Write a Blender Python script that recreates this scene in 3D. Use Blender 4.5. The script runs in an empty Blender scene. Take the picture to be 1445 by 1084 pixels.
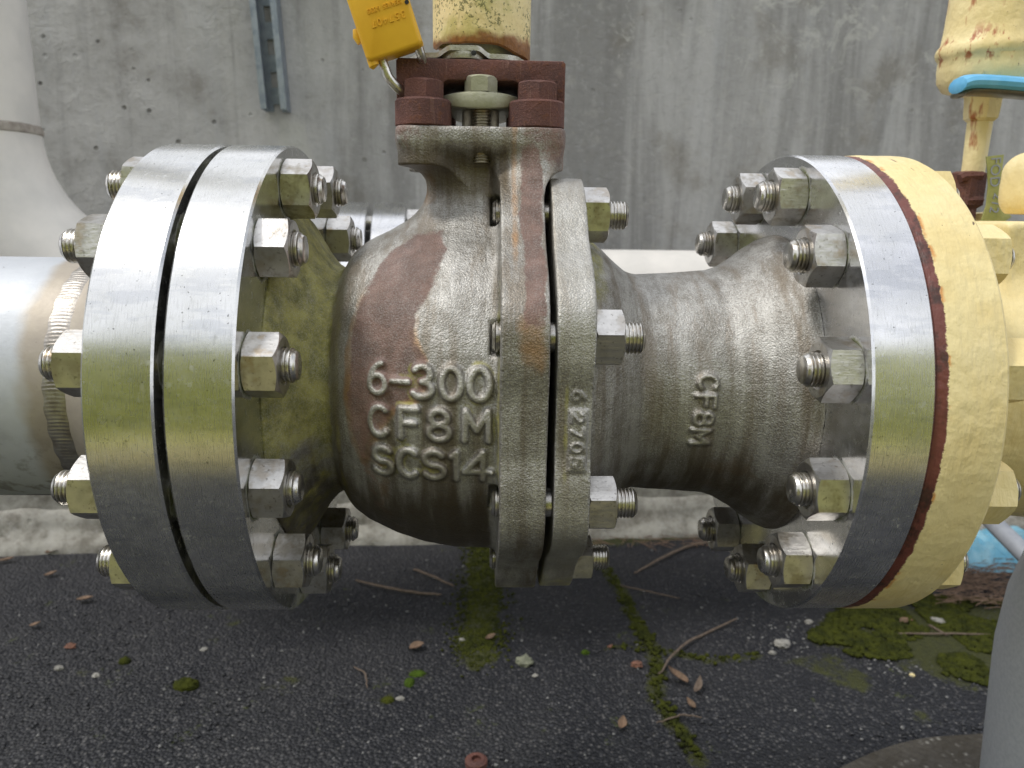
import bpy, math, random
import numpy as np
from mathutils import Vector, Matrix
import openvdb as vdb
random.seed(7); rng = np.random.default_rng(7)
S = bpy.context.scene; COL = S.collection
PI = math.pi; cos = math.cos; sin = math.sin; rad = math.radians

# ------------------------------------------------------------------ camera
CAM = np.array([-.0089, -.5379, .1154]); YAW, PIT, ROL, FPX = .0352, .2168, .0150, 1073.2
_F = np.array([sin(YAW)*cos(PIT), cos(YAW)*cos(PIT), -sin(PIT)])
_R0 = np.array([cos(YAW), -sin(YAW), 0.]); _U0 = np.cross(_R0, _F)
_R = _R0*cos(ROL)+_U0*sin(ROL); _U = _U0*cos(ROL)-_R0*sin(ROL)
cd = bpy.data.cameras.new('camera'); cam = bpy.data.objects.new('camera', cd); COL.objects.link(cam); S.camera = cam
cam.matrix_world = Matrix(((_R[0], _U[0], -_F[0], CAM[0]), (_R[1], _U[1], -_F[1], CAM[1]), (_R[2], _U[2], -_F[2], CAM[2]), (0, 0, 0, 1)))
cd.sensor_width = 36; cd.lens = FPX/1445*36; cd.clip_start = .02; cd.clip_end = 500
cd.dof.use_dof = True; cd.dof.focus_distance = .455; cd.dof.aperture_fstop = 11.5

# ------------------------------------------------------------------ world, sun, exposure
SUN_EL, SUN_AZ = 58, 258          # azimuth: sun_rotation clockwise from +Y seen from above
W = bpy.data.worlds.new('World'); S.world = W; W.use_nodes = True
nt = W.node_tree; bg = nt.nodes['Background']
sky = nt.nodes.new('ShaderNodeTexSky'); sky.sky_type = 'NISHITA'; sky.sun_disc = False
sky.sun_elevation = rad(SUN_EL); sky.sun_rotation = rad(SUN_AZ); sky.dust_density = 2.0; sky.air_density = 1.0
tc = nt.nodes.new('ShaderNodeTexCoord'); nz = nt.nodes.new('ShaderNodeTexNoise'); nz.inputs['Scale'].default_value = 2.2; nz.inputs['Detail'].default_value = 6; nz.inputs['Roughness'].default_value = .55
rp = nt.nodes.new('ShaderNodeValToRGB'); rp.color_ramp.elements[0].position = .30; rp.color_ramp.elements[1].position = .52
mx = nt.nodes.new('ShaderNodeMix'); mx.data_type = 'RGBA'; mx.inputs[7].default_value = (12.6, 12.9, 13.6, 1)
nt.links.new(tc.outputs['Generated'], nz.inputs['Vector']); nt.links.new(nz.outputs['Fac'], rp.inputs[0]); nt.links.new(rp.outputs[0], mx.inputs[0])
nt.links.new(sky.outputs[0], mx.inputs[6]); nt.links.new(mx.outputs[2], bg.inputs[0]); bg.inputs[1].default_value = .085
sd = bpy.data.lights.new('sun', 'SUN'); sun = bpy.data.objects.new('sun', sd); COL.objects.link(sun)
sd.energy = 1.5; sd.angle = rad(11); sd.color = (1, .96, .9)
_d = Vector((sin(rad(SUN_AZ))*cos(rad(SUN_EL)), cos(rad(SUN_AZ))*cos(rad(SUN_EL)), sin(rad(SUN_EL))))
sun.rotation_euler = _d.to_track_quat('Z', 'Y').to_euler(); sun.location = _d*20
S.view_settings.view_transform = 'Standard'; S.view_settings.look = 'None'; S.view_settings.gamma = 1; S.view_settings.use_curve_mapping = False
S.view_settings.exposure = 0.22

# ------------------------------------------------------------------ helpers
def ray(px, py): return _F+_R*(px-722.5)/FPX-_U*(py-542)/FPX
def at(px, py, Y):
    d = ray(px, py); return CAM+d*(Y-CAM[1])/d[1]
GZ = -.485
def gnd(px, py, z=GZ):
    d = ray(px, py); return CAM+d*(z-CAM[2])/d[2]
def wpos(o):
    p = Vector((0, 0, 0))
    while o: p = p+o.location; o = o.parent
    return p
def tag(o, label=None, cat=None, group=None, kind=None):
    if label: o['label'] = label
    if cat: o['category'] = cat
    if group: o['group'] = group
    if kind: o['kind'] = kind
    return o
def empty(name, loc, label=None, cat=None, group=None, parent=None):
    o = bpy.data.objects.new(name, None); o.location = loc; o.empty_display_size = .02; COL.objects.link(o)
    if parent: o.parent = parent; o.location = Vector(loc)-wpos(parent)
    return tag(o, label, cat, group)
def finish(me, smooth, angle):
    if smooth:
        me.shade_smooth()
        if angle: me.set_sharp_from_angle(angle=rad(angle))
def mk(name, V, F, m, parent=None, smooth=True, angle=32, base=None):
    """V in world coordinates; object origin at parent's place or at base"""
    V = np.asarray(V, dtype=np.float64).reshape(-1, 3)
    me = bpy.data.meshes.new(name)
    off = np.array(wpos(parent)) if parent else (np.array(base) if base is not None else np.zeros(3))
    me.from_pydata((V-off).tolist(), [], [tuple(f) for f in F]); me.materials.append(m); me.update()
    finish(me, smooth, angle)
    o = bpy.data.objects.new(name, me); COL.objects.link(o)
    if parent: o.parent = parent
    else: o.location = Vector(off)
    return o
def merge(parts):
    V, F, n = [], [], 0
    for v, f in parts:
        v = np.asarray(v).reshape(-1, 3); V.append(v); F += [tuple(i+n for i in q) for q in f]; n += len(v)
    return np.concatenate(V), F
def lathe(prof, n=96, axis='x', c=(0, 0, 0), cap=True, a0=0):
    """prof: list of (axial, radius)"""
    V, F = [], []
    for (t, r) in prof:
        for k in range(n):
            a = a0+2*PI*k/n; V.append((t, r*cos(a), r*sin(a)))
    m = len(prof)
    for i in range(m-1):
        for k in range(n):
            k2 = (k+1) % n; F.append((i*n+k, (i+1)*n+k, (i+1)*n+k2, i*n+k2))
    if cap:
        F.append(tuple(range(n))); F.append(tuple((m-1)*n+k for k in reversed(range(n))))
    V = np.array(V)
    if axis == 'z': V = V[:, [1, 2, 0]]
    if axis == 'y': V = V[:, [2, 0, 1]]
    return V+np.array(c), F
def tube(P, r, n=10, cap=True):
    P = [Vector(p) for p in P]; V, F = [], []; rr = r if hasattr(r, '__len__') else [r]*len(P)
    up = Vector((0, 0, 1)); t0 = (P[1]-P[0]).normalized()
    if abs(t0.dot(up)) > .9: up = Vector((0, 1, 0))
    nrm = t0.cross(up).normalized()
    for i, p in enumerate(P):
        t = (P[min(i+1, len(P)-1)]-P[max(i-1, 0)]).normalized(); nrm = (nrm-t*nrm.dot(t)).normalized(); b = t.cross(nrm)
        for k in range(n):
            a = 2*PI*k/n; q = p+(nrm*cos(a)+b*sin(a))*rr[i]; V.append(tuple(q))
    for i in range(len(P)-1):
        for k in range(n): k2 = (k+1) % n; F.append((i*n+k, i*n+k2, (i+1)*n+k2, (i+1)*n+k))
    if cap: F.append(tuple(reversed(range(n)))); F.append(tuple((len(P)-1)*n+k for k in range(n)))
    return np.array(V), F
def spline(P, m=8):
    P = [np.array(p, float) for p in P]; out = []
    for i in range(len(P)-1):
        p0 = P[max(i-1, 0)]; p1 = P[i]; p2 = P[i+1]; p3 = P[min(i+2, len(P)-1)]
        for k in range(m):
            t = k/m; out.append(.5*((2*p1)+(p2-p0)*t+(2*p0-5*p1+4*p2-p3)*t*t+(3*p1-p0-3*p2+p3)*t**3))
    out.append(P[-1]); return out
def prism(poly, z0, z1, bev=.0015, axis='z', seg=2):
    """extrude 2D polygon (ccw) with small rounded rims; poly list of (a,b)"""
    P = np.array(poly, float); n = len(P)
    def inset(d):
        out = []
        for i in range(n):
            e1 = P[i]-P[i-1]; e2 = P[(i+1) % n]-P[i]; n1 = np.array([-e1[1], e1[0]])/(np.linalg.norm(e1)+1e-12); n2 = np.array([-e2[1], e2[0]])/(np.linalg.norm(e2)+1e-12)
            b = n1+n2; l = b@b
            out.append(P[i]+b*(2*d/max(l, .6)) if l > 1e-9 else P[i]+n1*d)
        return np.array(out)
    rings = []
    for k in range(seg+1):
        a = PI/2*k/seg; rings.append((z0+bev*(1-sin(a)), bev*(1-cos(a))))
    rings = [(z0+bev*(1-sin(PI/2*k/seg)), bev*(1-cos(PI/2*k/seg))) for k in range(seg, -1, -1)][::1]
    rs = [(z0, bev)]+[(z0+bev*(1-cos(PI/2*k/seg)), bev*(1-sin(PI/2*k/seg))) for k in range(1, seg+1)]
    rs += [(z1-(a-z0), d) for a, d in reversed(rs)]
    V, F = [], []
    for z, d in rs:
        Q = inset(d)
        for q in Q: V.append((q[0], q[1], z))
    m = len(rs)
    for i in range(m-1):
        for k in range(n): k2 = (k+1) % n; F.append((i*n+k, i*n+k2, (i+1)*n+k2, (i+1)*n+k))
    F.append(tuple(reversed(range(n)))); F.append(tuple((m-1)*n+k for k in range(n)))
    V = np.array(V)
    if axis == 'x': V = V[:, [2, 0, 1]]
    if axis == 'y': V = V[:, [0, 2, 1]]*np.array([1, 1, 1]); F = [tuple(reversed(f)) for f in F]
    return V, F
def ico(sub=1):
    t = (1+5**.5)/2
    V = [(-1, t, 0), (1, t, 0), (-1, -t, 0), (1, -t, 0), (0, -1, t), (0, 1, t), (0, -1, -t), (0, 1, -t), (t, 0, -1), (t, 0, 1), (-t, 0, -1), (-t, 0, 1)]
    V = [np.array(v)/np.linalg.norm(v) for v in V]
    F = [(0, 11, 5), (0, 5, 1), (0, 1, 7), (0, 7, 10), (0, 10, 11), (1, 5, 9), (5, 11, 4), (11, 10, 2), (10, 7, 6), (7, 1, 8), (3, 9, 4), (3, 4, 2), (3, 2, 6), (3, 6, 8), (3, 8, 9), (4, 9, 5), (2, 4, 11), (6, 2, 10), (8, 6, 7), (9, 8, 1)]
    for _ in range(sub):
        c = {}; G = []
        def mid(a, b):
            k = (min(a, b), max(a, b))
            if k not in c: v = V[a]+V[b]; V.append(v/np.linalg.norm(v)); c[k] = len(V)-1
            return c[k]
        for a, b, d in F:
            x, y, z = mid(a, b), mid(b, d), mid(d, a); G += [(a, x, z), (b, y, x), (d, z, y), (x, y, z)]
        F = G
    return np.array(V), np.array(F)
def vnoise(P, scale, seed=0):
    """value noise in -1..1 at points P (n,3)"""
    Q = np.asarray(P, float)*scale+seed*17.31; I = np.floor(Q).astype(np.int64); f = Q-I; f = f*f*(3-2*f); out = 0
    def h(i, j, k):
        n = (i*73856093) ^ (j*19349663) ^ (k*83492791) ^ (seed*2654435); n = (n*1103515245+12345) & 0x7fffffff; n = ((n >> 13) ^ n)*15731 & 0x7fffffff
        return (n % 65536)/32767.5-1
    for a in (0, 1):
        for b in (0, 1):
            for c in (0, 1):
                w = (f[:, 0] if a else 1-f[:, 0])*(f[:, 1] if b else 1-f[:, 1])*(f[:, 2] if c else 1-f[:, 2]); out = out+w*h(I[:, 0]+a, I[:, 1]+b, I[:, 2]+c)
    return out
def fbm(P, scale, seed=0, oct=3): return sum(vnoise(P, scale*2**i, seed+i)/2**i for i in range(oct))/1.75
def sstep(a, b, x): t = np.clip((x-a)/(b-a), 0, 1); return t*t*(3-2*t)
def smin(a, b, k): h = np.clip(.5+.5*(b-a)/k, 0, 1); return b*(1-h)+a*h-k*h*(1-h)
def smax(a, b, k): return -smin(-a, -b, k)
def setattr_pt(o, name, val):
    a = o.data.attributes.new(name, 'FLOAT', 'POINT'); a.data.foreach_set('value', np.asarray(val, dtype=np.float32))
def sdf_mesh(name, D, origin, h, m, parent, disp=None):
    D = np.clip(D, -3*h, 3*h).astype(np.float32); g = vdb.FloatGrid(3*h); g.copyFromArray(np.ascontiguousarray(D))
    P, Q = g.convertToQuads(isovalue=0.0); P = np.asarray(P, float)*h+np.array(origin); Q = np.asarray(Q)
    # outward orientation
    a, b, c, d = (P[Q[:, i]] for i in range(4)); n = np.cross(c-a, d-b)
    vol = ((a+b+c+d)/4*n).sum()
    if vol < 0: Q = Q[:, ::-1]; n = -n
    N = np.zeros_like(P)
    for i in range(4): np.add.at(N, Q[:, i], n)
    N /= np.linalg.norm(N, axis=1)[:, None]+1e-12
    if disp: P = P+N*disp(P)[:, None]
    off = np.array(wpos(parent)) if parent else np.zeros(3)
    me = bpy.data.meshes.new(name); L = P-off
    me.vertices.add(len(P)); me.vertices.foreach_set('co', L.astype(np.float32).ravel())
    me.loops.add(Q.size); me.loops.foreach_set('vertex_index', Q.astype(np.int32).ravel())
    me.polygons.add(len(Q)); me.polygons.foreach_set('loop_start', np.arange(0, Q.size, 4, dtype=np.int32))
    me.update(calc_edges=True); me.validate(); me.shade_smooth(); me.materials.append(m)
    o = bpy.data.objects.new(name, me); COL.objects.link(o); o.parent = parent
    return o, P, N
# glyph strokes in a unit box
def arc(cx, cy, rx, ry, a0, a1, n=14): return [(cx+rx*cos(rad(a0+(a1-a0)*i/n)), cy+ry*sin(rad(a0+(a1-a0)*i/n))) for i in range(n+1)]
GL = {'6': [arc(.5, .3, .45, .3, 0, 360), arc(.85, .33, .8, .66, 178, 100)], '-': [[(0, .45), (1, .45)]],
      '3': [arc(.45, .75, .42, .25, 150, -90), arc(.45, .25, .5, .25, 90, -150)], '0': [arc(.5, .5, .46, .5, 0, 360, 24)],
      'C': [arc(.55, .5, .5, .5, 50, 310, 20)], 'F': [[(.1, 0), (.1, 1), (.95, 1)], [(.1, .52), (.8, .52)]],
      '8': [arc(.5, .76, .38, .24, 0, 360, 18), arc(.5, .26, .46, .26, 0, 360, 18)], 'M': [[(.02, 0), (.05, 1), (.5, .35), (.95, 1), (.98, 0)]],
      'S': [arc(.5, .74, .42, .26, 30, 270)+arc(.5, .25, .46, .25, 80, -150)], '1': [[(.1, .85), (.5, 1), (.5, 0)]],
      '4': [[(.7, 0), (.7, 1), (.0, .28), (1, .28)]], '2': [arc(.5, .72, .45, .28, 160, -30)+[(.0, 0), (1, 0)]],
      '7': [[(0, 1), (1, 1), (.35, 0)]], '5': [[(.9, 1), (.15, 1), (.1, .58)]+arc(.45, .32, .5, .31, 110, -150)]}
def segs(ch, x0, z0, w, h, rot=False):
    out = []
    for pl in GL[ch]:
        q = [((x0+u*w, z0+v*h) if not rot else (x0+v*h, z0-u*w)) for u, v in pl]
        out += list(zip(q[:-1], q[1:]))
    return out
def segdist(X, Z, sg):
    D = np.full(np.broadcast(X, Z).shape, 1.)
    for (a, b) in sg:
        ax, az = a; bx, bz = b; dx, dz = bx-ax, bz-az; L = dx*dx+dz*dz+1e-12
        t = np.clip(((X-ax)*dx+(Z-az)*dz)/L, 0, 1); D = np.minimum(D, np.hypot(X-ax-t*dx, Z-az-t*dz))
    return D
def polydist(X, Z, poly):
    sg = list(zip(poly, poly[1:]+poly[:1])); D = segdist(X, Z, sg); inside = np.zeros(D.shape, bool)
    for (x1, z1), (x2, z2) in sg:
        c = ((z1 > Z) != (z2 > Z)) & (X < (x2-x1)*(Z-z1)/(z2-z1+1e-12)+x1); inside ^= c
    return np.where(inside, -D, D)

# ------------------------------------------------------------------ materials
class M:
    def __init__(s, name):
        s.m = bpy.data.materials.new(name); s.m.use_nodes = True; s.t = s.m.node_tree; s.b = s.t.nodes['Principled BSDF']
        s.geo = s.t.nodes.new('ShaderNodeNewGeometry'); s.P = s.geo.outputs['Position']; s.tc = s.t.nodes.new('ShaderNodeTexCoord'); s.O = s.tc.outputs['Object']
    def n(s, ty, **k):
        x = s.t.nodes.new('ShaderNode'+ty)
        for a, b in k.items(): setattr(x, a, b)
        return x
    def put(s, sock, v):
        if v is None: return
        if isinstance(v, bpy.types.NodeSocket): s.t.links.new(v, sock)
        else:
            if hasattr(v, '__len__') and len(v) == 3 and sock.type == 'RGBA': v = (*v, 1)
            sock.default_value = v
    def vec(s, sc=(1, 1, 1), src=None, loc=(0, 0, 0)):
        x = s.n('Mapping'); s.put(x.inputs[0], src or s.P); x.inputs['Scale'].default_value = sc; x.inputs['Location'].default_value = loc; return x.outputs[0]
    def noise(s, sc, det=3, ro=.5, v=None, dist=0, out='Fac'):
        x = s.n('TexNoise'); x.inputs['Scale'].default_value = sc; x.inputs['Detail'].default_value = det; x.inputs['Roughness'].default_value = ro; x.inputs['Distortion'].default_value = dist; s.put(x.inputs['Vector'], v or s.P); return x.outputs[out]
    def vor(s, sc, v=None, feat='F1', out='Distance', rnd=1):
        x = s.n('TexVoronoi', feature=feat); x.inputs['Scale'].default_value = sc; x.inputs['Randomness'].default_value = rnd; s.put(x.inputs['Vector'], v or s.P); return x.outputs[out]
    def math(s, op, a, b=None, c=None, cl=False):
        x = s.n('Math', operation=op, use_clamp=cl); s.put(x.inputs[0], a); s.put(x.inputs[1], b); s.put(x.inputs[2], c); return x.outputs[0]
    def ramp(s, f, lo, hi): # smooth 0..1
        x = s.n('MapRange', interpolation_type='SMOOTHSTEP'); s.put(x.inputs[0], f); x.inputs[1].default_value = lo; x.inputs[2].default_value = hi; return x.outputs[0]
    def mixc(s, f, a, b, mode='MIX'):
        x = s.n('Mix', data_type='RGBA', blend_type=mode); s.put(x.inputs[0], f); s.put(x.inputs[6], a); s.put(x.inputs[7], b); return x.outputs[2]
    def mix(s, f, a, b):
        x = s.n('Mix', data_type='FLOAT'); s.put(x.inputs[0], f); s.put(x.inputs[2], a); s.put(x.inputs[3], b); return x.outputs[0]
    def mul(s, a, b): return s.math('MULTIPLY', a, b)
    def add(s, a, b): return s.math('ADD', a, b)
    def attr(s, nm): x = s.n('Attribute', attribute_name=nm); return x.outputs['Fac']
    def xyz(s, src=None): x = s.n('SeparateXYZ'); s.put(x.inputs[0], src or s.P); return x.outputs
    def nrm(s): x = s.n('SeparateXYZ'); s.put(x.inputs[0], s.geo.outputs['Normal']); return x.outputs
    def rnd(s): return s.n('ObjectInfo').outputs['Random']
    def bump(s, h, dist, st=1., prev=None):
        x = s.n('Bump'); s.put(x.inputs['Height'], h); x.inputs['Distance'].default_value = dist; x.inputs['Strength'].default_value = st
        if prev: s.put(x.inputs['Normal'], prev)
        return x.outputs[0]
    def done(s, col=None, rough=None, metal=None, normal=None, spec=None, **k):
        s.put(s.b.inputs['Base Color'], col); s.put(s.b.inputs['Roughness'], rough); s.put(s.b.inputs['Metallic'], metal); s.put(s.b.inputs['Normal'], normal)
        if spec is not None: s.b.inputs['Specular IOR Level'].default_value = spec
        for a, v in k.items(): s.put(s.b.inputs[a.replace('_', ' ')], v)
        return s.m

def machined(name, face_rings=True, base=(.74, .74, .725)):
    m = M(name)
    X, Y, Z = m.xyz(); rho = m.math('SQRT', m.add(m.mul(Y, Y), m.mul(Z, Z)))
    nx = m.math('ABSOLUTE', m.nrm()[0]); face = m.ramp(nx, .6, .9)
    # turned grooves: fine lines along x on the rim, along radius on the face
    coord = m.mix(face, X, rho)
    cv = m.n('CombineXYZ'); m.put(cv.inputs[0], coord); ang = m.math('ARCTAN2', Z, Y); m.put(cv.inputs[1], m.mul(ang, .012))
    g1 = m.noise(2600, 2, .6, cv.outputs[0]); g2 = m.noise(420, 2, .5, cv.outputs[0])
    scr = m.noise(1, 0, .5, m.vec((900, 14, 60)), dist=1.2); scr = m.ramp(m.math('ABSOLUTE', m.math('SUBTRACT', scr, .5)), .006, .0)
    smudge = m.noise(26, 4, .6); spot = m.ramp(m.noise(210, 3, .55), .60, .72)
    streak = m.noise(1, 4, .6, m.vec((14, 90, 9)))
    h = m.add(m.mul(g1, .5), m.mul(g2, .35)); nb = m.bump(h, .00009, .6); nb = m.bump(m.noise(30, 2, .5), .0003, .2, nb)
    # small pale scratches and dull specks
    sv = m.vor(170, m.vec((1, 1, 1)), out='Distance')
    zl = m.ramp(Z, -.01, -.06)
    fs = m.noise(1, 1, .5, m.vec((160, 500, 130)), dist=2.5); fs = m.ramp(m.math('ABSOLUTE', m.math('SUBTRACT', fs, .5)), .014, .003); fs = m.mul(fs, m.mul(m.add(.25, m.mul(zl, .75)), m.ramp(m.noise(150, 2, .5), .54, .62)))
    c = m.mixc(m.ramp(smudge, .35, .7), base, (base[0]*.86, base[1]*.86, base[2]*.84))
    c = m.mixc(m.mul(fs, .5), c, (.85, .85, .84))
    # green grime round the nuts and at the bottom of the disc
    am = m.math('SUBTRACT', m.math('FLOORED_MODULO', m.add(ang, PI/12*0+10*PI), PI/6), PI/12)
    du = m.math('SUBTRACT', m.mul(rho, m.math('COSINE', am)), .135); dv = m.mul(rho, m.math('SINE', am))
    dist = m.math('SQRT', m.add(m.mul(du, du), m.mul(dv, dv)))
    ring = m.mul(m.mul(m.ramp(m.add(dist, m.mul(m.noise(240, 3, .6), .006)), .0228, .0190), face), 1.0)
    edge = m.mul(m.ramp(m.add(m.mul(Z, -1), m.mul(m.noise(40, 3, .6), .03)), .150, .172), 1.0)
    gm = m.math('MAXIMUM', m.mul(ring, m.ramp(m.noise(60, 2, .5), .3, .6)), m.mul(edge, m.ramp(m.noise(30, 3, .6), .42, .58)), cl=True)
    c = m.mixc(gm, c, (.10, .11, .02))
    ro = m.add(m.mix(face, .19, .12), m.add(m.mul(smudge, .10), m.mul(spot, .10)))
    ro = m.mix(gm, ro, .8); ring2 = m.noise(1500, 3, .7, cv.outputs[0]); ro = m.add(ro, m.mul(m.math('SUBTRACT', ring2, .4), .22)); ro = m.mix(fs, ro, .6)
    cloud = m.mul(m.ramp(m.add(m.mul(m.noise(48, 5, .7), .6), m.mul(m.noise(14, 3, .6), .4)), .42, .62), m.ramp(m.noise(260, 4, .7), .3, .65)); wear = m.add(.01, m.mul(cloud, .11)); wear = m.math('MAXIMUM', wear, m.mul(fs, .55)); wear = m.math('MAXIMUM', wear, gm, cl=True); c = m.mixc(m.mul(m.ramp(ring2, .5, .72), .5), c, (.38, .38, .37)); c = m.mixc(m.mul(m.ramp(m.noise(1, 4, .65, m.vec((25, 25, 120))), .5, .62), .30), c, (.42, .44, .48)); c = m.mixc(m.mul(m.ramp(m.noise(500, 2, .5), .70, .74), .7), c, (.06, .06, .05))
    tg = m.n('Tangent', direction_type='RADIAL', axis='X')
    an = m.mix(face, .55, .35)
    m.put(m.b.inputs['Anisotropic'], an); m.put(m.b.inputs['Anisotropic Rotation'], .25); m.t.links.new(tg.outputs[0], m.b.inputs['Tangent'])
    return m.done(c, ro, m.math('SUBTRACT', 1.0, wear), nb)
MACH = machined('machined_steel')
MACHB = machined('machined_steel_bright', base=(.80, .80, .81))

def cast(name, mode):
    m = M(name); X, Y, Z = m.xyz(); N = m.nrm()
    rust = m.attr('rust'); moss = m.attr('moss'); grime_dark = m.attr('grime_dark'); ochre = m.attr('ochre'); lift = m.attr('lift')
    f1 = m.noise(1150, 3, .7); f2 = m.noise(430, 3, .65); f3 = m.noise(55, 4, .6); v1 = m.vor(620)
    stv = m.noise(1, 4, .6, m.vec((95, 22, 5)))
    c = m.mixc(m.ramp(f3, .32, .66), (.43, .42, .395), (.27, .257, .23))
    c = m.mixc(m.mul(m.ramp(f1, .50, .66), .5), c, (.66, .655, .63)); c = m.mixc(m.mul(m.ramp(f1, .48, .34), .5), c, (.13, .11, .08))
    c = m.mixc(m.mul(m.ramp(f2, .5, .7), .45), c, (.20, .18, .155))
    c = m.mixc(m.mul(m.ramp(stv, .47, .66), .6), c, (.20, .16, .115)); c = m.mixc(m.mul(m.ramp(stv, .46, .34), .35), c, (.60, .59, .56))
    c = m.mixc(m.ramp(m.add(ochre, m.mul(m.math('SUBTRACT', f3, .5), .8)), .35, .85), c, (.38, .235, .13))
    c = m.mixc(m.mul(m.ramp(m.add(grime_dark, m.mul(m.math('SUBTRACT', stv, .5), 1.3)), .3, .95), .85), c, (.10, .078, .048))
    rm = m.ramp(m.add(rust, m.mul(m.math('SUBTRACT', m.noise(140, 5, .72), .5), 1.3)), .34, .74)
    c = m.mixc(m.mul(rm, m.mix(m.ramp(f1, .42, .62), .92, .70)), c, m.mixc(m.ramp(m.noise(60, 5, .7), .3, .7), (.12, .066, .052), (.235, .135, .108)))
    mm = m.ramp(m.add(moss, m.mul(m.math('SUBTRACT', m.noise(90, 4, .6), .5), 1.1)), .38, .95)
    c = m.mixc(m.mul(mm, m.mix(m.ramp(f1, .35, .65), .95, .62)), c, m.mixc(m.ramp(m.noise(75, 5, .7), .3, .7), (.13, .13, .02), (.42, .39, .10)))
    c = m.mixc(m.mul(lift, .35), c, (.62, .61, .56))
    ro = m.add(m.add(.38, m.mul(f3, .14)), m.add(m.mul(rm, .12), m.mul(mm, .22)))
    me = m.math('SUBTRACT', .72, m.add(m.mul(rm, .66), m.mul(mm, .55)), cl=True)
    h = m.add(m.mul(f1, .9), m.add(m.mul(f2, .75), m.mul(m.vor(800), .5)))
    nb = m.bump(h, .00072, .62); nb = m.bump(f3, .0010, .2, nb)
    return m.done(c, ro, me, nb)
CAST = cast('cast_stainless', 0)

def steel(name, base=(.55, .53, .49), ro=.26, dirt=.5, threads=False):
    m = M(name); r = m.rnd(); ov = m.n('VectorMath', operation='ADD'); m.put(ov.inputs[0], m.O); cmb = m.n('CombineXYZ'); m.put(cmb.inputs[0], m.mul(r, 7.)); m.put(ov.inputs[1], cmb.outputs[0]); v = ov.outputs[0]
    a = m.noise(90, 4, .6, v); b = m.noise(420, 3, .6, v); st = m.noise(1, 3, .6, m.vec((60, 500, 500), v))
    c = m.mixc(m.ramp(a, .35, .7), base, tuple(x*.72 for x in base)); c = m.mixc(m.mul(m.ramp(a, .52, .68), m.mul(r, dirt)), c, (.42, .30, .15))
    c = m.mixc(m.mul(m.ramp(b, .60, .70), .5), c, (.12, .10, .07)); c = m.mixc(m.mul(m.ramp(m.noise(38, 4, .7, v), .52, .66), .6), c, (.25, .21, .14))
    n = m.bump(m.add(m.mul(b, .5), st), .00016, .6); n = m.bump(a, .0012, .28, n)
    return m.done(c, m.add(ro, m.mul(a, .18)), .97, n)
NUT = steel('nut_steel', (.64, .625, .60), .24); STUD = steel('stud_steel', (.72, .70, .66), .2, .3); DARKSTEEL = steel('thread_grimy_steel', (.30, .27, .20), .35, .8)

def rusty(name):
    m = M(name); X, Y, Z = m.xyz(); a = m.noise(900, 3, .65); b = m.noise(200, 4, .6); c0 = m.noise(40, 4, .6); w = m.noise(1, 3, .6, m.vec((420, 420, 30)))
    c = m.mixc(m.ramp(c0, .3, .7), (.155, .065, .05), (.10, .05, .045)); c = m.mixc(m.mul(m.ramp(a, .52, .7), .5), c, (.27, .12, .09)); c = m.mixc(m.mul(m.ramp(b, .56, .7), .6), c, (.19, .075, .035))
    c = m.mixc(m.mul(m.ramp(w, .55, .7), .5), c, (.24, .13, .10))
    return m.done(c, m.add(.62, m.mul(b, .2)), .05, m.bump(m.add(a, m.add(b, m.mul(w, .6))), .0009, .8), spec=.35)
RUST = rusty('rusted_iron')

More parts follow.
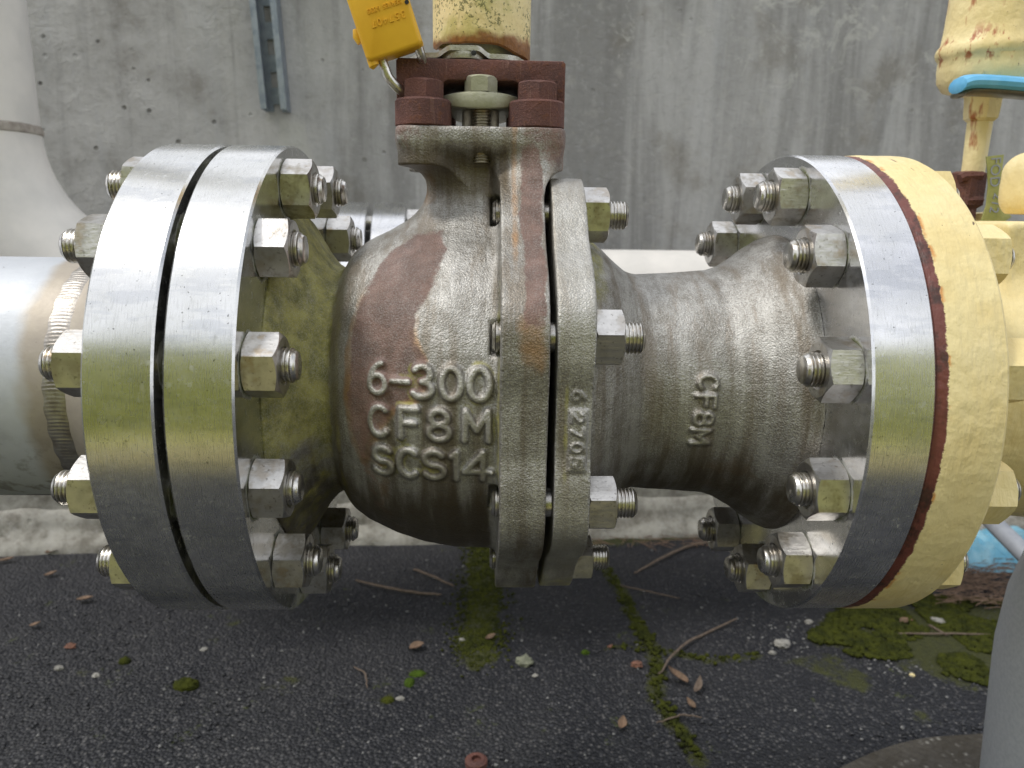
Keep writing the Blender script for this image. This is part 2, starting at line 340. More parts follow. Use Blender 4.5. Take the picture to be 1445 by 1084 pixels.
def yellowpaint(name, mode='flange'):
    m = M(name); X, Y, Z = m.xyz(); a = m.noise(110, 3, .5); b = m.noise(30, 4, .6); sp = m.noise(330, 3, .6); br = m.noise(1, 3, .55, m.vec((260, 55, 55)))
    c = m.mixc(m.ramp(b, .35, .7), (.83, .70, .37), (.78, .63, .30))
    c = m.mixc(m.mul(m.ramp(m.noise(18, 3, .5), .5, .7), .5), c, (.82, .71, .42))
    nb = m.bump(m.add(a, m.mul(br, .7)), .0022, .55); nb = m.bump(sp, .0006, .3, nb); ro = m.add(.36, m.mul(b, .15))
    if mode == 'flange':
        chip = m.ramp(m.add(m.noise(150, 4, .7), m.mul(m.ramp(Z, .08, .16), .035)), .70, .73)
        c = m.mixc(chip, c, (.14, .09, .06))
        fl = m.ramp(m.noise(1, 3, .6, m.vec((200, 30, 30))), .66, .72); c = m.mixc(m.mul(fl, m.ramp(Z, .1, .15)), c, (.22, .12, .07))
        wob = m.add(m.mul(m.math('SUBTRACT', m.noise(75, 5, .75), .5), .0060), m.mul(m.math('SUBTRACT', m.noise(12, 2, .5), .5), .004))
        e = m.math('SUBTRACT', X, m.add(.2336, wob)); mar = m.ramp(e, .0004, -.0004)
        mc = m.mixc(m.ramp(m.noise(60, 4, .7), .45, .66), (.165, .052, .040), (.060, .028, .022))
        c = m.mixc(mar, c, mc)
        halo = m.mul(m.ramp(e, .0028, .0002), m.ramp(m.noise(60, 3, .6), .52, .62)); halo = m.math('SUBTRACT', halo, mar, cl=True); c = m.mixc(halo, c, (.62, .27, .07))
        nb = m.bump(m.ramp(e, -.0006, .0006), .0008, .9, nb)
    if mode == 'sleeve':
        x0 = m.math('SUBTRACT', .243, m.mul(Z, 1)); lo = m.ramp(m.add(x0, m.mul(m.math('SUBTRACT', m.noise(90, 4, .6), .5), .012)), .0135, .0195)
        sp2 = m.ramp(m.add(m.noise(480, 3, .65), m.mul(m.ramp(m.noise(38, 3, .55), .4, .65), .14)), .62, .68)
        mo = m.ramp(m.add(m.noise(42, 3, .6), m.mul(m.ramp(Z, .235, .27), .12)), .52, .66)
        c = m.mixc(m.mul(mo, .45), c, (.36, .36, .05)); c = m.mixc(m.mul(sp2, .75), c, (.09, .10, .03)); c = m.mixc(lo, c, m.mixc(sp, (.40, .17, .04), (.12, .055, .025)))
    if mode == 'rusty':
        r1 = m.ramp(m.noise(1, 4, .65, m.vec((60, 60, 16))), .60, .70); r1 = m.math('MAXIMUM', r1, m.mul(m.ramp(m.math('ABSOLUTE', m.math('SUBTRACT', Z, .262)), .022, .006), m.ramp(m.noise(1, 4, .7, m.vec((70, 70, 30))), .56, .64))); c = m.mixc(r1, c, (.42, .15, .06)); c = m.mixc(m.ramp(m.noise(110, 4, .7), .66, .72), c, (.15, .06, .03))
    return m.done(c, ro, 0, nb, spec=.45)
YEL = yellowpaint('yellow_paint_flange'); YELN = yellowpaint('yellow_paint', 'plain'); YELS = yellowpaint('yellow_paint_mildewed', 'sleeve'); YELR = yellowpaint('yellow_paint_rusty', 'rusty')

def simple(name, c1, c2, sc, ro, metal=0, bd=.0005, bs=.4, spec=.5, spots=None):
    m = M(name); a = m.noise(sc, 5, .6); b = m.noise(sc*7, 3, .6); c = m.mixc(m.ramp(a, .35, .68), c1, c2)
    if spots: c = m.mixc(m.mul(m.ramp(b, .60, .70), .7), c, spots)
    return m.done(c, m.add(ro, m.mul(a, .1)), metal, m.bump(m.add(a, b), bd, bs), spec=spec)
GALV = simple('galvanised_steel', (.34, .38, .43), (.24, .28, .33), 60, .42, .7, .0003)
LOCKY = simple('yellow_powder_coat', (.82, .47, .022), (.74, .40, .014), 35, .42, 0, .00025, .25)
PLATE = simple('zinc_plate', (.56, .55, .50), (.42, .41, .35), 90, .4, .7, .0006, .5, spots=(.22, .20, .14))
GLAND = simple('gland_cast', (.46, .45, .36), (.36, .36, .25), 60, .5, .45, .0006, .5)
WHITE = simple('off_white_pipe_paint', (.74, .71, .66), (.64, .62, .58), 14, .5, 0, .0012, .3, .4)
GRIMY = simple('grimy_weld_paint', (.42, .38, .33), (.22, .19, .16), 60, .7, 0, .001)
BLUE = simple('blue_vinyl', (.11, .42, .72), (.16, .48, .78), 90, .45, 0, .0005)
BLUEP = simple('pale_blue_plastic', (.16, .44, .62), (.30, .55, .68), 40, .6, 0, .002, .5, spots=(.10, .14, .13))
POST = simple('grey_coated_steel', (.60, .62, .65), (.52, .545, .58), 300, .5, 0, .0005, .6, spots=(.42, .44, .46))
CONDUIT = simple('grey_conduit', (.34, .36, .40), (.26, .28, .32), 40, .5)
DRYLEAF = simple('dry_leaf', (.22, .14, .09), (.12, .08, .05), 120, .7, 0, .0008)
TWIG = simple('twig', (.17, .13, .10), (.11, .08, .06), 150, .8, 0, .0008)
TAGM = simple('olive_brass_tag', (.42, .42, .15), (.34, .36, .12), 120, .45, .25, .0004)
BLACK = simple('hole_shade', (.012, .012, .012), (.02, .02, .02), 90, .6)  # flat black painted in for the shade inside small holes
MOSSM = simple('moss', (.058, .066, .008), (.026, .032, .006), 60, .9, 0, .003, .6, .2)
MOSSB = simple('bright_moss', (.07, .12, .012), (.045, .075, .01), 160, .9, 0, .002, .6, .2)
STONE = simple('pale_stone', (.36, .35, .32), (.24, .23, .21), 120, .75, 0, .001, .6)
LICH = simple('lichen_stone', (.25, .26, .19), (.17, .18, .13), 160, .85, 0, .001, .6)
BRICKM = simple('terracotta_chip', (.25, .12, .08), (.15, .075, .055), 160, .8, 0, .001, .6)
NEEDLE = simple('pine_needles', (.26, .17, .12), (.14, .09, .06), 90, .8)
LEAFG = simple('grass_blades', (.56, .57, .15), (.34, .37, .06), 2.2, .6); GRASSM = simple('bank_turf', (.54, .51, .18), (.33, .32, .09), 3, .8)
BRONZE = simple('spiral_gasket', (.14, .14, .13), (.08, .08, .07), 200, .4, .6)

def pipe_mat():
    m = M('stainless_pipe'); X, Y, Z = m.xyz(); a = m.noise(30, 4, .6); b = m.noise(300, 3, .6)
    band = m.mul(m.ramp(m.add(X, m.mul(m.math('SUBTRACT', m.noise(22, 3, .55), .5), .030)), -.2945, -.2830), m.ramp(m.add(X, m.mul(a, .002)), -.228, -.236))
    c = m.mixc(m.ramp(a, .3, .7), (.56, .585, .62), (.49, .515, .55)); 
    c = m.mixc(m.mul(band, .75), c, m.mixc(m.noise(70, 4, .6), (.46, .39, .27), (.30, .235, .17)))
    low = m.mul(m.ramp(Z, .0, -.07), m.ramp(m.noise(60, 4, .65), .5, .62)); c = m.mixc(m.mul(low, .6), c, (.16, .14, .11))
    c = m.mixc(m.mul(m.ramp(b, .70, .76), .5), c, (.12, .10, .08))
    n = m.bump(b, .0003, .4); n = m.bump(a, .002, .25, n)
    return m.done(c, m.add(.48, m.mul(a, .15)), m.mix(band, .35, .5), n)
PIPE = pipe_mat()
def weld_mat():
    m = M('weld_metal'); a = m.noise(120, 4, .6); b = m.noise(600, 3, .6); c = m.mixc(m.ramp(a, .35, .7), (.40, .38, .35), (.27, .245, .215)); return m.done(c, m.add(.3, m.mul(b, .2)), .9, m.bump(b, .0003, .5))
WELD = weld_mat()

def wall_mat():
    m = M('weathered_concrete'); X, Y, Z = m.xyz()
    s1 = m.noise(1, 5, .62, m.vec((9, 9, 1.1)), dist=.9); s2 = m.noise(1, 4, .6, m.vec((24, 24, 1.6)), dist=.6); mot = m.noise(7, 6, .65); fine = m.noise(90, 4, .7); fine2 = m.noise(420, 3, .7)
    left = m.ramp(m.add(X, m.mul(m.math('SUBTRACT', mot, .5), .5)), .05, -.75)
    c = m.mixc(m.ramp(s1, .38, .66), (.265, .263, .256), (.45, .448, .44))
    c = m.mixc(left, c, m.mixc(m.ramp(mot, .3, .68), (.56, .555, .53), (.42, .413, .39)))
    c = m.mixc(m.mul(m.ramp(s2, .50, .72), .38), c, (.155, .15, .145)); c = m.mixc(m.mul(m.ramp(s2, .45, .28), .22), c, (.40, .42, .45))
    c = m.mixc(m.mul(m.ramp(mot, .52, .70), .5), c, (.20, .18, .145)); c = m.mixc(m.mul(m.ramp(m.noise(26, 5, .7), .55, .68), .35), c, (.44, .43, .40))
    # lime bloom on the upper right
    bl = m.ramp(m.noise(15, 6, .75, dist=1.0), .54, .63); up = m.mul(m.ramp(m.add(Z, m.mul(m.math('SUBTRACT', mot, .5), .5)), .24, .46), m.ramp(X, .0, .3))
    c = m.mixc(m.mul(m.mul(bl, up), .8), c, (.50, .50, .47))
    # pores
    po = m.vor(34, m.vec((1, 1, 1))); po = m.mul(m.ramp(po, .16, .08), m.ramp(m.noise(9, 2, .5), .52, .6)); po = m.mul(po, m.add(.25, left)); c = m.mixc(m.mul(po, .7), c, (.10, .095, .08))
    # pale lime run below the steel channel
    dx = m.math('ABSOLUTE', m.add(X, .335)); wid = m.add(m.mul(m.ramp(Z, .28, .0), .07), .022)
    run = m.mul(m.ramp(m.math('DIVIDE', dx, wid), 1.05, .75), m.ramp(m.add(Z, m.mul(m.noise(60, 3, .5), .02)), .285, .268)); c = m.mixc(m.mul(run, .55), c, (.52, .52, .47))
    base = m.ramp(m.add(Z, m.mul(m.math('SUBTRACT', m.noise(9, 4, .6), .5), .16)), -.26, -.34)
    c = m.mixc(base, c, m.mixc(m.ramp(m.noise(20, 5, .7), .35, .68), (.46, .445, .40), (.20, .185, .155)))
    c = m.mixc(m.mul(m.ramp(fine, .52, .7), .2), c, (.16, .16, .155)); c = m.mixc(m.mul(m.ramp(fine, .48, .3), .25), c, (.52, .52, .52))
    rg = m.mul(m.ramp(m.noise(5, 3, .5), .5, .62), left)
    n = m.bump(fine, .004, .35); n = m.bump(fine2, .0012, .5, n); n = m.bump(m.math('SUBTRACT', m.mul(m.noise(45, 5, .7), rg), po), .006, .6, n)
    return m.done(c, .85, 0, n, spec=.25)
WALL = wall_mat()

def ground_mat():
    m = M('wet_asphalt'); X, Y, Z = m.xyz(); moss = m.attr('moss')
    a = m.noise(6, 5, .6); v = m.n('TexVoronoi'); v.inputs['Scale'].default_value = 230; m.put(v.inputs['Vector'], m.P); vd, vc = v.outputs['Distance'], v.outputs['Color']
    vs = m.n('SeparateColor'); m.put(vs.inputs[0], vc); rr = vs.outputs[0]
    f = m.noise(140, 4, .65)
    c = m.mixc(m.ramp(a, .35, .68), (.008, .0095, .0135), (.019, .020, .023))
    c = m.mixc(m.mul(m.ramp(rr, .45, 1.0), m.ramp(vd, .65, .2)), c, m.mixc(vs.outputs[1], (.055, .058, .068), (.16, .155, .15)))
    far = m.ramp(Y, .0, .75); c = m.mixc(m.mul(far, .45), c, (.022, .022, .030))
    mm = m.ramp(m.add(moss, m.mul(m.math('SUBTRACT', m.noise(45, 5, .75), .5), 1.9)), .45, .85)
    c = m.mixc(mm, c, m.mixc(m.noise(120, 3, .6), (.022, .026, .007), (.06, .065, .012)))
    sp = m.mul(m.ramp(m.noise(24, 4, .6), .62, .70), m.ramp(m.noise(150, 3, .6), .5, .62)); c = m.mixc(m.mul(sp, .7), c, (.06, .075, .015))
    # dry earth away from the slab
    ea = m.ramp(m.add(Y, m.mul(m.math('SUBTRACT', m.noise(3, 3, .6), .5), .4)), -.95, -1.10); ea = m.mul(ea, m.ramp(m.math('ABSOLUTE', m.add(X, .1)), 1.7, 1.3)); c = m.mixc(ea, c, m.mixc(m.noise(8, 4, .6), (.24, .19, .10), (.33, .29, .11)))
    n = m.bump(m.math('SUBTRACT', 1.0, vd), .0035, .75); n = m.bump(f, .002, .5, n); n = m.bump(a, .01, .3, n)
    return m.done(c, m.add(m.add(.46, m.mul(f, .25)), m.mul(mm, .2)), 0, n, spec=.5)
GROUND = ground_mat()
def padc_mat():
    m = M('exposed_aggregate_concrete'); a = m.noise(12, 5, .6); v = m.n('TexVoronoi'); v.inputs['Scale'].default_value = 120; m.put(v.inputs['Vector'], m.P); vs = m.n('SeparateColor'); m.put(vs.inputs[0], v.outputs['Color'])
    c = m.mixc(m.ramp(a, .35, .68), (.055, .047, .035), (.10, .09, .075)); c = m.mixc(m.mul(m.ramp(vs.outputs[0], .6, .9), m.mul(m.ramp(v.outputs['Distance'], .5, .2), m.ramp(m.noise(300, 3, .7), .4, .6))), c, (.26, .25, .22))
    return m.done(c, .75, 0, m.bump(m.add(m.math('SUBTRACT', 1., v.outputs['Distance']), a), .004, .7))
PADC = padc_mat()

# ================================================================== SETTING
# ground: one sheet, dense near the camera
def axisgrid(a, b, lo, hi, step, grow=1.35):
    v = list(np.arange(a, b+1e-9, step)); s = step; x = a; L = []
    while x > lo: s *= grow; x -= s; L.append(x)
    s = step; x = v[-1]; H = []
    while x < hi: s *= grow; x += s; H.append(x)
    return np.array(L[::-1]+v+H)
gx = axisgrid(-1.25, 1.25, -150, 150, .009); gy = axisgrid(-.25, .95, -150, 150, .009)
GXX, GYY = np.meshgrid(gx, gy, indexing='ij'); P2 = np.stack([GXX.ravel(), GYY.ravel(), np.zeros(GXX.size)], 1)
near = (np.abs(P2[:, 0]) < 1.3) & (P2[:, 1] > -.3) & (P2[:, 1] < 1)
hz = np.where(near, .0035*fbm(P2, 9, 3)+.0010*vnoise(P2, 90, 5), 0)
mossf = np.zeros(len(P2))
def g2(px, py): p = gnd(px, py); return (p[0], p[1])
CR = [g2(*q) for q in [(800, 735), (835, 780), (880, 840), (900, 885), (915, 905), (930, 945), (925, 985), (958, 1030), (985, 1075)]]
CR2 = [g2(*q) for q in [(860, 915), (915, 912), (1000, 935), (1075, 928)]]
BAND = [g2(*q) for q in [(680, 745), (683, 800), (680, 870), (672, 930)]]
PL = [g2(*q) for q in [(1165, 870), (1230, 860), (1445, 850), (1445, 985), (1330, 960), (1240, 925), (1150, 905)]]
PL2 = [g2(*q) for q in [(1110, 935), (1170, 920), (1230, 960), (1225, 985), (1180, 965)]]
def pl(line, w, s=1.):
    d = segdist(P2[:, 0], P2[:, 1], list(zip(line[:-1], line[1:]))); return s*sstep(w*1.6, w*.3, d)
idx = near
for line, w, s in ((CR, .015, .85), (CR2, .010, .7), (BAND, .036, .85)): mossf = np.maximum(mossf, pl(line, w, s))
mossf = np.maximum(mossf, .95*sstep(.05, -.03, polydist(P2[:, 0], P2[:, 1], PL))); mossf = np.maximum(mossf, .7*sstep(.02, -.01, polydist(P2[:, 0], P2[:, 1], PL2)))
wl = segdist(P2[:, 0], P2[:, 1], [(g2(820, 765), g2(1090, 745))]); mossf = np.maximum(mossf, .9*sstep(.05, .01, wl))
for q, r in (((300, 905), .02), ((395, 965), .05), ((590, 955), .03), ((540, 990), .03), ((120, 945), .03), ((700, 905), .03), ((330, 880), .03), ((1300, 1010), .04)):
    c0 = g2(*q); d = np.hypot(P2[:, 0]-c0[0], P2[:, 1]-c0[1]); mossf = np.maximum(mossf, .62*sstep(r*1.3, 0, d))
hz = hz+near*.003*mossf*(.6+.6*vnoise(P2, 60, 8))
nxg, nyg = len(gx), len(gy); I = np.arange(nxg*nyg).reshape(nxg, nyg)
Fg = np.stack([I[:-1, :-1].ravel(), I[1:, :-1].ravel(), I[1:, 1:].ravel(), I[:-1, 1:].ravel()], 1)
V = P2.copy(); V[:, 2] = GZ+hz
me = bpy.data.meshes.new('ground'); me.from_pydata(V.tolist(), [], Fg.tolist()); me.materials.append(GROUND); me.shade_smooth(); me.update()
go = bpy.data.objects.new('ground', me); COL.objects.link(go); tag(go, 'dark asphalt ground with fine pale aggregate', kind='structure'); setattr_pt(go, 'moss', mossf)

# wall, turned 3.6 degrees
WA = rad(3.6); WX = np.array([cos(WA), sin(WA), 0]); WN = np.array([sin(WA), -cos(WA), 0]); W0 = np.array([0., .828, 0])
def wp(u, n, z): return W0+WX*u+WN*n+np.array([0, 0, z])
wall = empty('concrete_wall', tuple(wp(0, 0, GZ)), 'tall grey weathered concrete wall with dark vertical streaks behind the pipework', 'wall')
us = np.linspace(-3.2, 3.2, 241); zs = np.linspace(GZ-.05, .66, 91); V, F = [], []
for i, u in enumerate(us):
    for j, z in enumerate(zs): V.append(wp(u, 0, z))
V = np.array(V); V = V+WN*(.004*fbm(V, 4, 11))[:, None]; nn = len(V); V = np.concatenate([V, V[[0, 90, 240*91, 240*91+90]]-WN*.25])
for i in range(240):
    for j in range(90): F.append((i*91+j, (i+1)*91+j, (i+1)*91+j+1, i*91+j+1))
F += [(nn, nn+1, nn+3, nn+2)]
F += [tuple([i*91+90 for i in range(241)]+[nn+3, nn+1]), tuple([j for j in range(91)]+[nn+1, nn]), tuple([240*91+j for j in reversed(range(91))]+[nn+2, nn+3])]
mk('wall_face', V, F, WALL, wall, angle=40)
# rough footing lip along the base
V, F = [], []; us = np.linspace(-3.2, 3.2, 500); prof = [(.0, .075), (.006, .072), (.012, .05), (.014, .030), (.028, .022), (.034, .006), (.036, -.01)]
for u in us:
    for n_, z_ in prof: V.append(wp(u, n_, GZ+z_))
V = np.array(V); nq = fbm(V, 14, 21); n3 = vnoise(V, 55, 23); V = V+WN*(.005*nq+.003*n3)[:, None]; V[:, 2] += .006*vnoise(V, 20, 31)
for i in range(499):
    for j in range(6): F.append((i*7+j, i*7+j+1, (i+1)*7+j+1, (i+1)*7+j))
mk('footing', V, F, WALL, wall, angle=60)

# unseen greenery the polished steel mirrors, shaped as a bank to catch light
bu = np.linspace(-.95, .80, 90); br2 = np.linspace(1.55, 7.0, 46); V, F = [], []
def bankz(r): return GZ-.03+2.6*sstep(1.6, 5.2, r)**1.0
for a in bu:
    for q in br2: V.append((sin(a)*q, -cos(a)*q-.1, bankz(q)))
V = np.array(V); V[:, 2] += .05*fbm(V, 2.5, 41)*sstep(1.6, 2.2, np.hypot(V[:, 0], V[:, 1]+.1))
for i in range(89):
    for j in range(45): F.append((i*46+j, (i+1)*46+j, (i+1)*46+j+1, i*46+j+1))
tag(mk('grass_bank', V, F, GRASSM), 'yellow green grassy bank facing the pipework', kind='structure')
nl = 24000; ang = rng.uniform(-.93, .78, nl); rr_ = rng.uniform(2.0, 5.6, nl); cc = np.stack([np.sin(ang)*rr_, -np.cos(ang)*rr_-.1, bankz(rr_)], 1); V = np.zeros((nl, 3, 3))
hgt = rng.uniform(.08, .2, nl); wd = rng.uniform(.010, .022, nl); th_ = rng.uniform(0, 6.28, nl); ln = rng.normal(0, .05, (nl, 2))
V[:, 0] = cc-np.stack([np.cos(th_)*wd, np.sin(th_)*wd, 0*wd+.02], 1); V[:, 1] = cc+np.stack([np.cos(th_)*wd, np.sin(th_)*wd, 0*wd-.02], 1); V[:, 2] = cc+np.stack([ln[:, 0], ln[:, 1], hgt], 1)
tag(mk('bank_grass', V.reshape(-1, 3), [(3*i, 3*i+1, 3*i+2) for i in range(nl)], LEAFG, None, smooth=False), 'long yellow green grass on the bank, mirrored in the polished flanges', kind='stuff')

# ================================================================== FASTENERS
def nut_geo(af=.032, h=.019, bore=.0098):
    V, F = [], []; n = 48
    def rh(a): return (af/2)/cos(((a+PI/6) % (PI/3))-PI/6)
    rc = af/2*.965; rings = []
    def ring(fn): rings.append([fn(2*PI*k/n) for k in range(n)])
    ring(lambda a: (0, bore)); ring(lambda a: (0, rc))
    ring(lambda a: ((rh(a)-rc)*.52, rh(a))); ring(lambda a: (h/2, rh(a))); ring(lambda a: (h-(rh(a)-rc)*.52, rh(a))); ring(lambda a: (h, rc)); ring(lambda a: (h-.0, bore+.0012)); ring(lambda a: (h-.0012, bore)); ring(lambda a: (h/2, bore*.9))
    for rg in rings:
        for k, (t, r) in enumerate(rg): a = 2*PI*k/n; V.append((t, r*cos(a), r*sin(a)))
    for i in range(len(rings)-1):
        for k in range(n): k2 = (k+1) % n; F.append((i*n+k, (i+1)*n+k, (i+1)*n+k2, i*n+k2))
    return V, F
def localmesh(name, V, F, m, angle=24):
    me = bpy.data.meshes.new(name); me.from_pydata([tuple(v) for v in V], [], F); me.materials.append(m); me.update(); finish(me, True, angle); return me
NUTM = localmesh('hex_nut', *nut_geo(), NUT, 22); NUTY = localmesh('hex_nut_painted', *nut_geo(.034, .020), YELN, 22)
def stud_geo(L, e0, e1, r=.0097, pitch=.0023, e=.0016):
    """threaded rod centred at 0 along x, thread detail on both ends over e0/e1 metres"""
    prof = [(-L/2, 0.0), (-L/2, r*.78), (-L/2+.0006, r*.82), (-L/2+e, r*.86), (-L/2+e+.0008, r*.96)]
    def thr(x, end):
        out = []
        while x < end: out += [(x, r*.86), (x+pitch*.28, r), (x+pitch*.55, r), (x+pitch*.83, r*.86)]; x += pitch
        return out
    prof += thr(-L/2+e+.0009, -L/2+e0); prof += [(-L/2+e0+.001, r*.97), (L/2-e1-.001, r*.97)]; t = thr(-L/2+e+.0009, -L/2+e1)
    prof += [(-x, q) for x, q in reversed(t)]; prof += [(L/2-e-.0008, r*.96), (L/2-e, r*.86), (L/2-.0006, r*.82), (L/2, r*.78), (L/2, 0.0)]
    return lathe(prof, 28, 'x', cap=False)
def bolts(parent, name, me, items, x0, x1, xf0, xf1, rb, nm0=NUTM, nm1=NUTM, nh=.019, phi=None):
    """items: list of (elev angle deg, radius); rod from x0 to x1, nuts bearing on faces xf0 (left) and xf1 (right)"""
    W_ = wpos(parent)
    for k, (a, r_) in enumerate(items):
        o = bpy.data.objects.new(name, me); COL.objects.link(o); o.parent = parent
        dj = rng.uniform(-.0011, .0011); o.location = Vector(((x0+x1)/2+dj, -r_*cos(rad(a)), r_*sin(rad(a))))-W_
        for side, xf, nm in ((0, xf0, nm0), (1, xf1, nm1)):
            if xf is None: continue
            q = bpy.data.objects.new('hex_nut', nm); COL.objects.link(q); q.parent = o
            ph = (phi or {}).get((a, side), (a*7.3+side*23) % 60)+rng.uniform(-5, 5)
            q.rotation_euler = (rad(ph), 0, 0) if side else (rad(ph), 0, PI); q.location = ((xf-(x0+x1)/2)-dj, 0, 0)
            if nm is NUTY: q['label'] = 'yellow painted hex nut'

# ================================================================== LEFT PIPE
pipe = empty('pipe_run', (-.45, 0, -.084), 'satin silver steel pipe ending in a welded flange, entering at the left edge', 'pipe')
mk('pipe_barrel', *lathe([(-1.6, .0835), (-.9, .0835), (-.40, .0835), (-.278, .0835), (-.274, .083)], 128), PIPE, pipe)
# weld bead: overlapping crescent ripples
V, F = [], []; na, nb = 1260, 11
for k in range(na):
    a = 2*PI*k/na
    for j in range(nb):
        t = j/(nb-1)*2-1; ph = a*210+(1-t*t)*2.2+.6*sin(a*23); rip = (ph/(2*PI)) % 1
        x = -.2690+t*.0068+.0005*sin(a*37); r = .0835+.0004*(1-t*t)**.7+.00024*(1-abs(2*rip-1))*(1-t*t)*(1+.5*sin(a*61)*sin(a*17))-.0002
        V.append((x, r*cos(a), r*sin(a)))
for k in range(na):
    k2 = (k+1) % na
    for j in range(nb-1): F.append((k*nb+j, k2*nb+j, k2*nb+j+1, k*nb+j+1))
mk('weld_bead', V, [f[::-1] for f in F], WELD, pipe, angle=None)
def fl_prof(x0, x1, R=.159, c=.0012, bore=.075): # disc with chamfered rims
    return [(x0, bore), (x0, R-c), (x0+c, R), (x1-c, R), (x1, R-c), (x1, bore)]
mk('flange_hub', *lathe([(-.264, .0830), (-.258, .0845), (-.238, .094), (-.2145, .104), (-.2139, .1045)], 128, cap=False), PIPE, pipe)
mk('weld_neck_flange', *lathe(fl_prof(-.2140, -.1777)[:-1]+[(-.1777, .109), (-.1762, .108), (-.1762, .075)], 256, cap=False), MACH, pipe, angle=25)
mk('spiral_gasket', *lathe([(-.1761, .085), (-.1761, .112), (-.1748, .112), (-.1748, .085)], 128, cap=False), BRONZE, pipe)

# ================================================================== BALL VALVE
valve = empty('ball_valve', (0, 0, -.15), 'cast stainless ball valve body with raised lettering, moss and rust stains between polished flanges', 'ball valve')
mk('flange', *lathe([(-.1747, .075), (-.1747, .108), (-.1732, .109), (-.1732, .1578), (-.1720, .159), (-.1381, .159), (-.1369, .1578), (-.1369, .075)], 256, cap=False), MACH, valve, angle=25)
mk('flange', *lathe(fl_prof(.1936, .2277), 256, cap=False), MACHB, valve, angle=25)

BP = [(-.139, .117), (-.1345, .113), (-.130, .1055), (-.122, .092), (-.114, .0825), (-.108, .079), (-.1045, .0810), (-.1015, .0870), (-.097, .0930), (-.088, .0995), (-.069, .1085), (-.05, .1145), (-.03, .118), (.002, .119), (.03, .119)]
OCT = [(.147*cos(rad(a)), .147*sin(rad(a))) for a in (27, 72, 112, 152, 206, 250, 290, 333)]
def octd(y, z, R=.1495, verts=(26, 71, 112, 154, 206, 249, 288, 333), k=.012):
    # polygon given in (t,z) with t toward the camera; intersection of half planes, rounded
    P = [(-R*cos(rad(a)), R*sin(rad(a))) for a in verts]; D = None
    for i in range(len(P)):
        a = P[i]; b = P[(i+1) % len(P)]; e = (b[0]-a[0], b[1]-a[1]); l = math.hypot(*e); n = (e[1]/l, -e[0]/l)
        if n[0]*a[0]+n[1]*a[1] < 0: n = (-n[0], -n[1])
        d = (y-a[0])*n[0]+(z-a[1])*n[1]; D = d if D is None else smax(D, d, k)
    th = np.degrees(np.arctan2(z, -y)) % 360; mn = None
    for v in verts:
        q = np.abs((th-v+180) % 360-180); mn = q if mn is None else np.minimum(mn, q)
    return D+.0032*sstep(10, 20, mn)
def grid(x0, x1, y0, y1, z0, z1, h):
    x = np.arange(x0, x1, h, dtype=np.float32)[:, None, None]; y = np.arange(y0, y1, h, dtype=np.float32)[None, :, None]; z = np.arange(z0, z1, h, dtype=np.float32)[None, None, :]
    return x, y, z
def rbox(x, y, z, c, hs, r=0):
    q = [np.abs(v-cc)-(hh-r) for v, cc, hh in zip((x, y, z), c, hs)]
    o = np.sqrt(np.maximum(q[0], 0)**2+np.maximum(q[1], 0)**2+np.maximum(q[2], 0)**2); return o+np.minimum(np.maximum(np.maximum(q[0], q[1]), q[2]), 0)-r
H = .00105
x, y, z = grid(-.1375-H, .0445, -.158, .158, -.158, .175, H)
xs = x.ravel(); bx_, br_ = zip(*BP); RX = np.interp(xs, bx_, br_); kern = np.array([1, 2, 3, 2, 1])/9; RX = np.convolve(np.pad(RX, 2, 'edge'), kern, 'valid')[:, None, None]
SL = np.gradient(RX.ravel(), H)[:, None, None]
rho = np.sqrt(y*y+z*z); d = ((rho-RX)/np.sqrt(1+SL**2)).astype(np.float32)
neck = np.sqrt((x+.0130)**2+y*y)-(.0345+.006*np.clip((z-.145)/.02, 0, 1)); neck = np.maximum(neck, -z+.05)
rib = rbox(x, y, z, (.0124, 0, .12), (.0134, .040, .055), .003)
plate = np.maximum(octd(y, z), np.abs(x-.0124)-.0134)
plate = smin(plate, rib, .012)
pad = rbox(x, y, z, (-.0138, 0, .1635), (.0515, .050, .0058), .004)
for sx in (-1, 1):
    for sy in (-1, 1):
        b = np.maximum(np.sqrt((x+.0138-sx*.036)**2+(y-sy*.034)**2)-.0160, np.abs(z-.1575)-.0118); pad = smin(pad, b, .006)
d = smin(d, neck, .030); d = smin(d, plate, .006)
d = np.maximum(d, np.abs(x+.0555)-.0818)   # flat cut at the split line and at the flange
d = smin(d, pad, .022)
d = np.maximum(d, z-.1690)
# bolt holes scooped into the body behind the split flange
BB = [(70.5, .124), (23.5, .1225), (-24.5, .1225), (-77, .128), (-124, .1225), (-157, .1225), (157, .1225), (112, .1225)]
for a, r_ in BB:
    cy_, cz_ = -r_*cos(rad(a)), r_*sin(rad(a)); hole = np.maximum(np.sqrt((y-cy_)**2+(z-cz_)**2)-.0108, np.abs(x+.0030)-.0035); d = smax(d, -hole, .0025)
